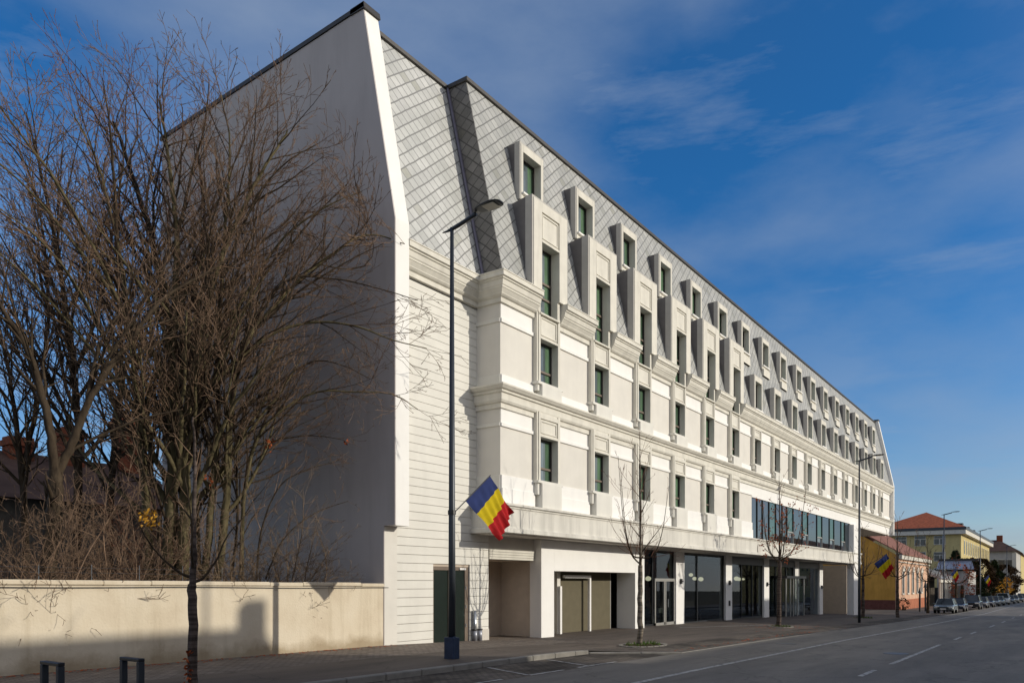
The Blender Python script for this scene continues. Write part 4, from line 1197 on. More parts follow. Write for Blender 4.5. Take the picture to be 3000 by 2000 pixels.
# young street trees ------------------------------------------------------------
PT = dict(seg=[.3, .22, .16, .11], wander=[.03, .05, .07, .09], trop=[.08, .10, .10, .06], rmin=.004, max=3,
          kids=[2.6, 2.6, 3.2], t0=[.3, .25, .2], ang=(22, 45), len=[.34, .40, .40], rr=.5)
def street_tree(x, y, H1, H2, r, seed, label, mats, leaves=None, lean=0, scale=1., rmin=.004, spread=.55):
    T = Tree(seed); z0 = zs(x, y) - .05; PP = dict(PT); PP['rmin'] = rmin
    b = Vector((x, y, z0)); tr = [(x, y, z0), (x+.02+lean*.3, y, z0+H1*.5), (x+lean, y, z0+H1)]
    T.stem(tr, r*1.15, r*.85, PP, 9, 1.)
    top = Vector(tr[-1])
    # central leader
    T.stem([top, top+Vector((.03, 0, (H2-H1)*.5)), top+Vector((-.05, 0, H2-H1))], r*.6, rmin*1.5, PP, 0, .1)
    nn = 5
    for i in range(nn):
        a = i*6.283/nn + T.r.uniform(-.3, .3); rad = spread*T.r.uniform(.75, 1.2)
        dx, dy = math.cos(a), math.sin(a); hh = (H2-H1)*T.r.uniform(.55, .85)
        T.stem([top+Vector((0, 0, T.r.uniform(-.1, .25))), top+Vector((dx*rad*.55, dy*rad*.55, hh*.12)), top+Vector((dx*rad*.95, dy*rad*.95, hh*.4)), top+Vector((dx*rad*1.25, dy*rad*1.25, hh))], r*.36, rmin*1.4, PP, 0, .15)
    t = T.finish('street_tree', (x, y, z0), label, 'tree', 'young trees along the pavement', mats[0], mats[1], mats[2])
    if leaves:
        mb = MB()
        for i in range(leaves[0]):
            p, d = T.r.choice(T.tips); p = p + Vector((T.r.gauss(0, .06), T.r.gauss(0, .06), -.04+T.r.gauss(0, .06)))
            if p.z > z0 + leaves[2]: continue
            d1 = Vector((T.r.gauss(0, .5), T.r.gauss(0, .5), -1)).normalized()*.075; d2 = d1.cross(Vector((T.r.random(), T.r.random(), .3))).normalized()*.04
            mb.quad(p, p+d1*.5+d2, p+d1, p+d1*.5-d2)
        o = mb.build('leaves', leaves[1], None); o.parent = t; o.matrix_parent_inverse = Matrix.Translation(-Vector(t.location))
    return t
Y_ = (M['bark_young'], M['bark_dark'], M['twig_red'])
DK = (M['bark_grey'], M['bark_dark'], M['twig'])
# nearest trunk (cropped by the frame) with a pruned crotch and banded leader
T = Tree(61); tx, ty = 6.45, 10.13; z0 = -.1
PN = dict(PT); PN['kids'] = [2.2, 2.6, 3.0]; PN['spread'] = 1
T.stem([(tx, ty, z0), (tx+.0, ty, .9), (tx-.01, ty, 1.62)], .074, .062, PN, 9, 1.)
T.stem([(tx-.01, ty, 1.55), (tx+.0, ty, 1.8), (tx+.02, ty, 2.6), (tx+.03, ty, 3.3), (tx+.0, ty, 4.0)], .060, .014, PN, 0, .45)
for c in ([(tx, ty, 1.66), (tx+.14, ty-.03, 1.72), (tx+.32, ty-.1, 2.0), (tx+.5, ty-.1, 2.35), (tx+.9, ty-.1, 2.75)],
          [(tx, ty, 1.72), (tx-.12, ty+.1, 1.78), (tx-.35, ty+.2, 2.0), (tx-.6, ty+.2, 2.3), (tx-.9, ty+.2, 2.9)],
          [(tx, ty, 1.8), (tx+.06, ty+.12, 2.0), (tx+.16, ty+.25, 2.6), (tx+.25, ty+.3, 3.3)],
          [(tx, ty, 1.85), (tx-.08, ty-.1, 2.05), (tx-.15, ty-.2, 2.5), (tx-.28, ty-.25, 3.1)]):
    T.stem(c, .026, .006, PN, 1, .3)
T.finish('street_tree', (tx, ty, z0), 'nearest street tree, ringed grey trunk dividing just above the garden wall', 'tree', 'young trees along the pavement', M['bark_grey'], M['bark_dark'], M['twig'])
# spikes of new red shoots at its foot
mb = MB()
for i in range(40):
    p = Vector((rnd.gauss(-.10, .03), rnd.gauss(-.03, .03), .30+rnd.random()*.5)); d1 = Vector((rnd.gauss(-.5,.5), rnd.gauss(0,.5), rnd.gauss(0,.5))).normalized()*.035; d2 = d1.cross(Vector((.3, .5, rnd.random()))).normalized()*.018
    mb.quad(p-d1, p+d2, p+d1, p-d2)
o = mb.build('red_leaves', M['leaf_rust']); o.location = (tx, ty, z0); tag(o, 'dry dark red leaves clinging to the foot of the nearest trunk', 'leaves')

street_tree(22.2, 10.85, 2.55, 6.7, .085, 71, 'young bare street tree with pale ringed trunk in a grassy bed', Y_, lean=.06, spread=.62)
street_tree(39.6, 11.7, 3.3, 7.6, .11, 73, 'street tree with rust brown leaves before the hotel entrance', DK, leaves=(420, M['leaf_rust'], 6.6), lean=.1, spread=.9, rmin=.006)
street_tree(60.5, 11.9, 2.9, 6.6, .11, 75, 'small bare street tree before the boarded wall beside the corner pillar', DK, spread=.9, rmin=.008)
street_tree(66.5, 10.6, 3.0, 7.6, .12, 77, 'bare street tree in front of the ochre gable', DK, spread=1.1, rmin=.009)
street_tree(86.0, 11.0, 3.0, 7.4, .13, 79, 'bare street tree in front of the salmon house front', (M['bark_dark'],)*3, spread=1.0, rmin=.011)
street_tree(104., 10.4, 3.0, 6.8, .14, 81, 'street tree with reddish leaves behind the second flag of the row', (M['bark_dark'],)*3, leaves=(300, M['leaf_rust'], 6.5), spread=1.6, rmin=.012)
street_tree(14.0, -4.2, 3.4, 9.4, .11, 83, 'bare street tree on the opposite pavement', (M['bark_dark'],)*3, spread=1.8, rmin=.008)
# planting beds around the street trees
def bed(x, y, lx, ly, label, green=260, seed=1):
    t = empty('tree_bed', (x, y, zs(x, y))); tag(t, label, 'tree bed')
    rn = random.Random(seed); z0 = t.location.z
    mb = MB(); n = 16; mb.v.append((0, 0, .04))
    for i in range(n):
        a = 6.283*i/n; X, Y = lx*math.cos(a), ly*math.sin(a); mb.v.append((X, Y, zsk(x+X, y+Y)-z0+.014))
    for i in range(n): mb.f.append((0, 1+i, 1+(i+1) % n))
    mb.build('soil', M['soil'], t)
    mb = MB()
    for i in range(green):
        a = rn.uniform(0, 6.28); q = rn.random()**.6; X, Y = lx*q*math.cos(a)*.9, ly*q*math.sin(a)*.9
        h = rn.uniform(.05, .17); d = Vector((rn.gauss(0, .05), rn.gauss(0, .05), h)); w = Vector((rn.gauss(0, .008), rn.gauss(0, .008), 0))
        p = Vector((X, Y, 0)); mb.tri(p-w*1.5, p+w*1.5, p+d)
    g = mb.build('grass_tufts', M['grass'], t)
    mb = MB()
    for i in range(22):
        a0, a1 = 6.283*i/22+.02, 6.283*(i+1)/22-.02
        c0, c1 = (lx*math.cos(a0), ly*math.sin(a0)), (lx*math.cos(a1), ly*math.sin(a1))
        zA, zB = zsk(x+c0[0], y+c0[1])-z0, zsk(x+c1[0], y+c1[1])-z0; s = 1.0+.09/min(lx, ly)
        mb.quadbox([(c0[0],c0[1],zA-.05),(c1[0],c1[1],zB-.05),(c1[0]*s,c1[1]*s,zB-.05),(c0[0]*s,c0[1]*s,zA-.05),(c0[0],c0[1],zA+.035),(c1[0],c1[1],zB+.035),(c1[0]*s,c1[1]*s,zB+.035),(c0[0]*s,c0[1]*s,zA+.035)])
    mb.build('edging', M['kerb'], t)
bed(22.25, 10.75, .95, .55, 'oval planting bed with weeds around the young pale tree', 230, 1)
bed(39.6, 11.6, .7, .5, 'dark soil bed round the rust leaved tree', 120, 2)
bed(60.5, 11.9, .9, .7, 'weedy bed at the foot of the tree beside the corner pillar', 200, 3)

rnd = random.Random(77); mb = MB()
for i in range(620):
    z_ = rnd.random()
    if z_ < .45: x, y = rnd.uniform(6, 16), 15.5-abs(rnd.gauss(0, .22))
    elif z_ < .75: x, y = rnd.gauss(39.6, 2.2), rnd.gauss(11.2, .9)
    else: x, y = rnd.uniform(20.5, 36), 8.9+abs(rnd.gauss(0, .25))
    h = zsk(x, y)+.012; a = rnd.uniform(0, 6.28); r_ = rnd.uniform(.02, .05)
    mb.quad((x+r_*math.cos(a), y+r_*math.sin(a), h+.01), (x-r_*.6*math.sin(a), y+r_*.6*math.cos(a), h), (x-r_*math.cos(a), y-r_*math.sin(a), h+.012), (x+r_*.6*math.sin(a), y-r_*.6*math.cos(a), h))
o = mb.build('fallen_leaves', M['leaf_rust']); tag(o, 'dry fallen leaves scattered along the pavement', 'leaves'); o['kind'] = 'stuff'
# evergreens and bushes down the street -------------------------------------------
def bushy(x, y, w, h, seed, mat, label, name='evergreen_tree', n=900, conic=True, leaf=.3, group='evergreens down the street', cat='tree'):
    rn = random.Random(seed); z0 = zs(x, min(y, 15)) - .1
    t = empty(name, (x, y, z0)); tag(t, label, cat, group)
    MB().tube([(0, 0, 0), (0, 0, h*.5)], [w*.07, w*.04], 7).build('trunk', M['bark_dark'], t)
    mb = MB(); cl_ = [(rn.random(), rn.uniform(0, 6.28), rn.random()) for _ in range(40)]
    for i in range(n):
        u, a, q = rn.choice(cl_); u = min(.98, max(.03, u+rn.gauss(0, .05))); a += rn.gauss(0, .22)
        rad = w*.5*((1-u)**.7 if conic else math.sin(math.pi*min(.95, u*.9+.08))**.6)*(.55+.45*q)*rn.uniform(.6, 1.1)
        p = Vector((rad*math.cos(a), rad*math.sin(a), h*(.08+.92*u)))
        d1 = Vector((math.cos(a), math.sin(a), rn.gauss(0, .6))).normalized()*leaf*rn.uniform(.5, 1.2); d2 = d1.cross(Vector((rn.gauss(0,1), rn.gauss(0,1), rn.gauss(0,1)))).normalized()*leaf*.32
        mb.quad(p-d1, p+d2, p+d1, p-d2)
    mb.build('crown', mat, t)
M['bush_brown'] = m_plain('brown_bush', (.055, .035, .02), .5, .9, .1, s=5)

# ------------------------------------------------------------------ BACKGROUND BUILDINGS
def P_(o, t): o.parent = t; o.matrix_parent_inverse = Matrix.Translation(-Vector(t.location)); return o
# 1. ochre / salmon single-storey house
t = empty('house', (98.9, 15.63, -1.5)); tag(t, 'single storey house, salmon street front, ochre gable and red tiled roof', 'house')
xa, xb, ya, yb = 98.9, 123., 15.63, 27.
mb = MB().box(xa+.02, xb, ya, yb, -2.6, 4.7); P_(mb.build('front_wall', M['pink']), t)
# gable end facing the camera side
rid = Vector((0, 21.3, 8.6))
gw_ = MB(); gw_.prism_x(xa-.03, xa+.02, [(ya+.35, -.35), (ya+.35, 4.9), (21.3, 8.35), (27, 4.9), (27, -.35)]); P_(gw_.build('gable_wall', M['ochre']), t)
gw_ = MB(); gw_.prism_x(xa-.02, xa+.3, [(ya, 4.7), (21.3, 8.3), (27, 4.7)]); P_(gw_.build('attic_wall', M['ochre']), t)
P_(MB().box(xa-.06, xa+.01, ya+.33, 27, -2.6, -.35).build('plinth', M['maroon']), t)
P_(MB().box(xa-.07, xa+.01, ya-.01, ya+.34, -2.6, 4.7).build('corner_strip', M['pink']), t)
P_(MB().box(xa-.02, xb, ya-.08, ya-.002, -3, -.35).build('plinth', M['pinkbase']), t)
rf_ = MB()
rf_.quadbox([(xa-.3, ya-.45, 4.85), (xb, ya-.45, 4.85), (xb, 21.3, 8.5), (xa-.3, 21.3, 8.5), (xa-.3, ya-.45, 4.98), (xb, ya-.45, 4.98), (xb, 21.3, 8.66), (xa-.3, 21.3, 8.66)])
rf_.quadbox([(xa-.3, 21.3, 8.5), (xb, 21.3, 8.5), (xb, 27.4, 4.85), (xa-.3, 27.4, 4.85), (xa-.3, 21.3, 8.66), (xb, 21.3, 8.66), (xb, 27.4, 4.98), (xa-.3, 27.4, 4.98)])
P_(rf_.build('roof', M['dusty_tile']), t)
P_(MB().tube([(xa-.35, 21.3, 8.68), (xb, 21.3, 8.68)], .13, 6).build('ridge', M['maroon']), t)
P_(MB().box(xa-.1, xb, ya-.35, ya-.02, 4.38, 4.86).box(xa-.1, xb, ya-.18, ya-.01, 4.0, 4.1).build('cornice', M['trimw']), t)
for i in range(5):
    x = xa + 2.6 + i*3.6
    f = MB(); f.box(x-.75, x+.75, ya-.16, ya-.02, 3.0, 3.25).box(x-.7, x-.5, ya-.1, ya-.02, .4, 3.).box(x+.5, x+.7, ya-.1, ya-.02, .4, 3.).box(x-.8, x+.8, ya-.14, ya-.02, .25, .42)
    f.prism_y(ya-.2, ya-.02, [(x-.6, 3.25), (x+.6, 3.25), (x+.35, 3.6), (x-.35, 3.6)])
    w = P_(f.build('window', M['trimw']), t)
    o = MB().box(x-.5, x+.5, ya-.04, ya-.01, .42, 3.).build('pane', M['winpane']); o.parent = w
for x in (110, 118): P_(MB().box(x, x+.7, 20.4, 21.1, 7.9, 9.6).build('chimney', M['greywall']), t)
# 2. long yellow building with hipped red roof
X0, YF2 = 178.7, 17.
zt = 12.3
yL = atX(2560, 1600, X0).y
X1 = 249.
t = empty('school_building', (X0, YF2, -2.2)); tag(t, 'long yellow multi-storey building with a hipped red tile roof', 'building')
P_(MB().box(X0, X1, YF2, yL, -5, zt-.9).build('wall', M['yellow']), t)
P_(MB().box(X0-.9, X1+.9, YF2-.9, yL+.9, zt-.95, zt-.1).build('cornice', M['trimw']), t)
P_(MB().box(X0-1., X1+1., YF2-1., yL+1., zt-.1, zt+.45).build('gutter', M['pole']), t)
ap = atX(2714, 1500, X0+14)
rf_ = MB(); e = .95; ym = (YF2+yL)/2; za = zt+.45
zap = ap.z
v = [(X0-e, YF2-e, za), (X1+e, YF2-e, za), (X1+e, yL+e, za), (X0-e, yL+e, za), (X0+14, ap.y, zap), (X1-14, ap.y, zap)]
i = len(rf_.v); rf_.v += v; rf_.f += [(0, 1, 5, 4), (1, 2, 5), (2, 3, 4, 5), (3, 0, 4), (0, 3, 2, 1)]
P_(rf_.build('roof', M['red_tile']), t)
def winX(t, X, y, z, w, h):
    f = MB().box(X-.10, X-.02, y-w/2-.10, y+w/2+.10, z-.12, z+h+.08).build('window', M['trimw']); P_(f, t)
    q = MB()
    q.box(X-.13, X-.11, y-w/2, y-.08, z, z+h*.64).box(X-.13, X-.11, y+.08, y+w/2, z, z+h*.64).box(X-.13, X-.11, y-w/2, y+w/2, z+h*.72, z+h)
    o = q.build('pane', M['winpane']); o.parent = f
for (px, py, hpx) in ((2640, 1573, 24), (2696, 1570, 27), (2753, 1569, 24), (2753, 1617, 24)):
    c = atX(px, py, X0); b_ = atX(px, py+hpx, X0); winX(t, X0, c.y, b_.z, 1.9, c.z-b_.z)
for c in ((2696, 1617), (2640, 1620), (2696, 1664), (2753, 1664)):
    cc = atX(c[0], c[1], X0); bb2 = atX(c[0], c[1]+24, X0); winX(t, X0, cc.y, bb2.z, 1.9, cc.z-bb2.z)
for i in range(14):
    x = X0 + 6 + i*4.6
    for z_, hh in ((7.6, 2.6), (3.9, 2.3), (.2, 2.3)):
        f = MB().box(x-.8, x+.8, YF2-.06, YF2-.02, z_-.2, z_+hh+.2).build('window', M['trimw']); P_(f, t)
        o = MB().box(x-.6, x+.6, YF2-.09, YF2-.07, z_, z_+hh).build('pane', M['winpane']); o.parent = f
P_(MB().box(X0-.2, X0-.02, YF2+3, YF2+3.25, -4, zt-1).build('downpipe', M['zinc']), t)
for i in range(3): P_(MB().prism_x(X0+20+i*14, X0+22.5+i*14, [(YF2+2, za+.6), (YF2+1.6, za+2.1), (YF2+6, za+2.1), (YF2+6, za+.6)]).build('roof_dormer', M['pole']), t)
# 3. grey-white building further on
X0 = 262.
ya = atX(2975, 1650, X0).y; yb = atX(2890, 1650, X0).y; zt = atX(2930, 1614, X0).z
t = empty('townhouse', (X0, ya, -3)); tag(t, 'pale grey townhouse with brown tiled roof beyond the yellow building', 'house')
P_(MB().box(X0, X0+30, ya, yb, -6, zt).build('wall', M['greywall']), t)
zp = atX(2925, 1581, X0+8).z
rf_ = MB(); rf_.v += [(X0-1, ya-1, zt), (X0+31, ya-1, zt), (X0+31, yb+1, zt), (X0-1, yb+1, zt), (X0+8, ya+4.5, zp), (X0+24, ya+4.5, zp), (X0+24, yb, zp), (X0+8, yb, zp)]
rf_.f += [(0, 1, 5, 4), (1, 2, 6, 5), (2, 3, 7, 6), (3, 0, 4, 7), (4, 5, 6, 7), (0, 3, 2, 1)]
P_(rf_.build('roof', M['brown_roof']), t)
for px in (2911, 2934, 2957):
    c = atX(px, 1639, X0); b_ = atX(px, 1659, X0)
    f = MB().box(X0-.12, X0-.02, c.y-1.0, c.y+1.0, b_.z-.2, c.z+.2).build('window', M['trimw']); P_(f, t)
    o = MB().box(X0-.15, X0-.13, c.y-.8, c.y+.8, b_.z, c.z).build('pane', M['winpane']); o.parent = f
P_(MB().box(X0+7, X0+8.4, ya+3.5, ya+5, zp-1, zp+1.3).build('chimney', M['brickred']), t)
P_(MB().box(X0-.4, X0+.2, ya-.2, ya+.8, -6, zt-.5).build('corner_strip', M['trimw']), t)
# 4. further row
for i, (x, ya_, zt_, zr_, m1, m2, lab) in enumerate([(310, 12.2, 11, 15, 'yellow', 'brown_roof', 'distant ochre townhouse at the right edge of the photo'), (350, 11, 10, 14.5, 'greywall', 'dusty_tile', 'most distant pale house closing the street')]):
    t = empty('townhouse', (x, ya_, -4)); tag(t, lab, 'house')
    P_(MB().box(x, x+34, ya_, ya_+14, -8, zt_).build('wall', M[m1]), t)
    P_(MB().prism_x(x-.6, x+34.6, [(ya_-.8, zt_), (ya_+7, zr_), (ya_+14.8, zt_)]).build('roof', M[m2]), t)
    w = MB()
    for k in range(4):
        f = MB().box(x-.1, x-.02, ya_+1.4+k*3.2, ya_+2.8+k*3.2, 4.5, 7.2).build('window', M['winpane']); P_(f, t)
# 5. veranda house and zinc roofed house between salmon house and evergreens
t = empty('veranda', (124, 15.6, -2)); tag(t, 'white glazed veranda with a sloping glass roof beside the salmon house', 'veranda')
P_(MB().box(124, 136, 16.5, 26, -3, 2.6).build('wall', M['darkhouse']), t)
P_(MB().prism_x(123.4, 137, [(14.2, 2.1), (26, 6.9), (26, 7.2), (14.2, 2.4)]).build('glass_roof', M['zinc']), t)
fr2 = MB()
for i in range(8): fr2.box(124+i*1.7, 124.25+i*1.7, 14.3, 14.5, -2.6, 2.2)
fr2.box(123.4, 137, 14.2, 14.45, 1.7, 2.15)
for i in range(5): fr2.quadbox([(124+i*3.1, 14.2, 2.42), (124.3+i*3.1, 14.2, 2.42), (124.3+i*3.1, 26, 7.24), (124+i*3.1, 26, 7.24), (124+i*3.1, 14.2, 2.6), (124.3+i*3.1, 14.2, 2.6), (124.3+i*3.1, 26, 7.42), (124+i*3.1, 26, 7.42)])
P_(fr2.build('white_frame', M['trimw']), t)
X0 = 140.
ya = atX(2855, 1700, X0).y; yb = atX(2745, 1700, X0).y; z1_, z0_ = atX(2800, 1643, X0+2).z, atX(2800, 1668, X0).z
t = empty('pavilion', (X0, ya, -2.2)); tag(t, 'low beige pavilion under a sloping zinc sheet roof', 'pavilion')
P_(MB().box(X0, X0+12, ya+.8, yb, -3.4, z0_-.2).build('wall', M['greywall']), t)
P_(MB().quadbox([(X0-.8, ya, z0_), (X0+2.5, ya+.6, z1_), (X0+2.5, yb, z1_), (X0-.8, yb, z0_), (X0-.8, ya, z0_+.15), (X0+2.5, ya+.6, z1_+.15), (X0+2.5, yb, z1_+.15), (X0-.8, yb, z0_+.15)]).build('roof', M['zinc']), t)
P_(MB().box(X0+2.3, X0+2.9, ya-.3, yb, z1_, z1_+.4).build('ridge', M['black']), t)
P_(MB().box(X0-.1, X0-.02, ya+5, ya+6.8, -1.6, .9).build('window', M['winpane']), t)
P_(MB().box(X0-.12, X0-.02, ya+1.4, ya+3.4, -3, 1.2).build('door', M['sofa']), t)

# evergreens
evs = [(150, 15.0, 5, 9.0, 'evergreen tree beside the beige pavilion'), (166, 15.4, 6, 8.2, 'dark evergreen left of the brown bushes'), (185, 15.6, 7, 9.0, 'tall dark evergreen before the pale grey townhouse'), (205, 15.3, 7, 9.5, 'evergreen left of the distant orange spot'), (228, 14.5, 8, 10, 'broad evergreen nearest the end of the car row'), (255, 13.4, 8, 9.5, 'furthest evergreen at the right edge')]
for i, (x, y, w, h, lab) in enumerate(evs): bushy(x, y, w, h, 100+i, M['ever'] if i % 2 == 0 else M['bush_brown'], lab, n=3200, conic=i % 2 == 0, leaf=.45)
bushy(134, 12.6, 4.2, 6.3, 120, M['leaf_rust'], 'rust leaved tree behind the third flag', 'rust_leaved_tree', 500, False, .25, 'rust leaved trees')
bushy(97.6, 15.0, 1.6, 1.5, 121, M['ever'], 'small green bush at the corner of the salmon house', 'bush', 300, False, .12, None, 'bush')
bushy(215, 11.5, 4, 5.5, 122, M['leaf_gold'], 'orange leaved tree between the distant evergreens', 'orange_leaved_tree', 400, False, .3, 'rust leaved trees')

# old brown houses behind the trees at the left
t = empty('old_house', (2, 44, 0)); tag(t, 'old dark house with brick chimneys behind the bare trees', 'house')
a0, a1 = dY(-120, 1330, 44), dY(372, 1330, 44)
rt, re = dY(100, 1040, 46).z, dY(100, 1150, 42).z
P_(MB().box(a0.x, a1.x, 42, 52, -1, re).build('wall', M['darkhouse']), t)
P_(MB().prism_x(a0.x-.5, a1.x+.5, [(41.3, re), (47, rt), (52.7, re)]).build('roof', M['brown_roof']), t)
for (px, py) in ((42, 1005), (160, 985), (288, 962)):
    c = dY(px, py, 46.5); w = 1.0
    P_(MB().box(c.x-w*.6, c.x+w*.6, 46, 47, re, c.z).box(c.x-w*.72, c.x+w*.72, 45.85, 47.15, c.z-.5, c.z-.2).build('chimney', M['brickred']), t)

# ------------------------------------------------------------------ HOUSES OPPOSITE (behind the camera; they throw the street shadows and show in the glass)
opp = [(-34, 23.55, 10.4, 'darkhouse', 'long pale house on the opposite side of the street', 'brown_roof'), (53.6, 60., 11.6, 'yellow', 'yellow gabled house opposite the hotel entrance', 'red_tile'), (23.8, 53.3, 6.9, 'darkhouse', 'low dark house in the middle of the opposite row', 'brown_roof'), (60.2, 70, 10.5, 'darkhouse', 'pale gabled house opposite the hotel', 'brown_roof'), (70.4, 87, 11.3, 'pink', 'salmon gabled house opposite the far end of the hotel', 'dusty_tile'), (140, 190, 10.0, 'yellow', 'yellow long house opposite the parked cars', 'red_tile')]
for i, (a, b, h, m1, lab, m2) in enumerate(opp):
    zb = zr(a) if a > -60 else .2
    t = empty('opposite_house', (a, -8, zb)); tag(t, lab, 'house', 'houses across the street')
    he = min(6.0, h-1.7)
    P_(MB().box(a, b, -16, -8, -2, he).build('wall', M[m1]), t)
    P_(MB().prism_x(a-.0, b+.0, [(-7.9, he-.01), (-12, h), (-16.1, he-.01)]).build('roof', M[m2]), t)
    n = int((b-a)/3)
    for k in range(n):
        x = a + (k+.5)*(b-a)/n
        for z_ in ((1.1, 3.9) if he > 5.9 else (1.1,)):
            P_(MB().box(x-.55, x+.55, -7.98, -7.94, z_, z_+1.5).build('window', M['winpane']), t)
    if i == 0:
        P_(MB().box(22.95, 23.5, -12.3, -11.7, 9, 10.97).build('chimney', M['brickred']), t)
        P_(MB().tube([(22.02, -12, 10), (22.02, -12, 13)], .055, 6).build('antenna_mast', M['steel']), t)
    elif i in (3, 4):
        P_(MB().box(b-2.4, b-1.7, -12.3, -11.7, 9, h+1).build('chimney', M['brickred']), t)

# ------------------------------------------------------------------ CARS
def car(kind, paint):
    """length along +X, front at -X (facing the camera), origin on the ground in the middle"""
    t = empty('parked_car')
    if kind == 'suv': Lc, Wc, Hc, roof0, roof1 = 4.6, 1.88, 1.74, -.75, 2.0
    elif kind == 'van': Lc, Wc, Hc, roof0, roof1 = 4.5, 1.85, 1.85, -1.0, 2.1
    else: Lc, Wc, Hc, roof0, roof1 = 4.3, 1.76, 1.46, -.55, 1.35
    h = Lc/2; belt = Hc*.60
    lower = [(-h, .32), (-h-.02, .55), (-h+.10, belt*.80), (-h+.35, belt*.90), (-h*.42, belt), (h*.80, belt*1.02), (h-.05, belt*.92), (h, .6), (h-.05, .30)]
    n = len(lower); mb = MB()
    ys = [(-.5, .93), (-.44, 1.0), (.44, 1.0), (.5, .93)]
    secs = [(-Wc/2, .90, .10), (-Wc/2+.10, 1.0, 0), (Wc/2-.10, 1.0, 0), (Wc/2, .90, .10)]
    for (y, s, dz) in secs:
        for x, z in lower: mb.v.append((x*(.97 if s < 1 else 1), y, .30+(z-.30)*s))
    for k in range(3):
        for j in range(n):
            j2 = (j+1) % n; mb.f.append((k*n+j, (k+1)*n+j, (k+1)*n+j2, k*n+j2))
    mb.f.append(tuple(range(n-1, -1, -1))); mb.f.append(tuple(3*n+j for j in range(n)))
    mb.build('body', paint, t, smooth=False, bevel=.05)
    # cabin
    def cabin(mb, inset, z0, z1):
        bx0, bx1 = -h*.40, (h*.78 if kind != 'car' else h*.70)
        A = [(bx0, z0), (roof0, z1), (roof1, z1), (bx1, z0)]
        for (y, yt) in ((-Wc/2+.08, -Wc/2+.26), (Wc/2-.08, Wc/2-.26)):
            for (x, z) in A: mb.v.append((x, y if z == z0 else yt, z))
        mb.f += [(3, 2, 1, 0), (4, 5, 6, 7), (0, 1, 5, 4), (1, 2, 6, 5), (2, 3, 7, 6), (0, 4, 7, 3)]
    cm = MB(); cabin(cm, 0, belt*.97, Hc-.05); cm.build('cabin_windows', M['carglass'], t)
    rfm = MB(); rfm.box(roof0-.02, roof1+.02, -Wc/2+.24, Wc/2-.24, Hc-.06, Hc); rfm.build('roof', paint, t, bevel=.03)
    for (px_, s) in ((-h*.40, 1), ):
        pm = MB()
        for y0, y1 in ((-Wc/2+.08, -Wc/2+.26), (Wc/2-.08, Wc/2-.26)):
            pm.tube([(-h*.40, y0, belt*.97), (roof0, y1, Hc-.04)], .035, 5)
            pm.tube([((roof0+roof1)/2, y0*.99, belt), ((roof0+roof1)/2, y1*1.0, Hc-.04)], .04, 5)
            pm.tube([(h*.75, y0, belt*.97), (roof1, y1, Hc-.04)], .05, 5)
        pm.build('pillars', paint, t)
    for sx in (-h+.82, h-.85):
        for sy in (-1, 1):
            w = MB().tube([(sx, sy*(Wc/2-.20), .31), (sx, sy*(Wc/2+.005), .31)], .31, 16).build('wheel', M['tyre'], t)
            MB().tube([(sx, sy*(Wc/2-.02), .31), (sx, sy*(Wc/2+.015), .31)], .19, 12).build('rim', M['alu'], w)
    for sy in (-1, 1):
        MB().box(-h-.01, -h+.22, sy*(Wc/2-.32)-.20, sy*(Wc/2-.32)+.20, belt*.66, belt*.80).build('headlight', M['headlight'], t, bevel=.03)
        MB().box(-h*.30, -h*.30+.14, sy*(Wc/2+.10)-.09, sy*(Wc/2+.10)+.09, belt*1.0, belt*1.14).build('mirror', paint, t, bevel=.02)
    MB().box(-h-.03, -h+.06, -.48, .48, belt*.52, belt*.74).build('grille', M['black'], t)
    MB().box(-h-.045, -h-.02, -.26, .26, .40, .51).build('number_plate', M['lit_strip'], t)
    MB().box(-h-.035, -h+.1, -.75, .75, .30, .40).build('bumper_intake', M['black'], t)
    return t
paints = {k: m_carpaint(k+'_car_paint', c) for k, c in dict(silver=(.17, .19, .19), dark=(.03, .03, .045), black=(.02, .022, .022), grey=(.14, .145, .15), pale=(.24, .26, .25), white=(.6, .6, .58), beige=(.42, .38, .30)).items()}
cars = [('car', 'silver', 'silver grey saloon, nearest of the parked cars'), ('car', 'dark', 'dark compact car parked right behind the nearest saloon'), ('suv', 'black', 'tall black off-road vehicle, third in the parked row'), ('car', 'grey', 'dark grey car right behind the black off-roader'), ('car', 'dark', 'dark blue car fifth in the parked row'), ('car', 'silver', 'light grey car in front of the pale van'), ('car', 'pale', 'pale grey car just before the white van'), ('van', 'white', 'white van standing taller than its neighbours in the row'), ('car', 'grey', 'grey car behind the white van'), ('car', 'beige', 'beige car near the right edge of the photo'), ('car', 'dark', 'dark car right at the edge of the photo'), ('suv', 'grey', 'last grey vehicle of the parked row')]
pro = {}
xs_c = [88.6, 96.8, 110.5, 119.5, 127.5, 136, 144, 153, 165, 175, 187, 198]
for (kind, pc, lab), x in zip(cars, xs_c):
    key = (kind, pc)
    if key in pro: o = copy_tree(pro[key])
    else: o = car(kind, paints[pc]); pro[key] = o
    o.location = (x, 9.75-(x-89)*.02, zr(x)+.01); o.rotation_euler = (0, R(.7), 0); tag(o, lab, 'car', 'cars parked along the kerb')

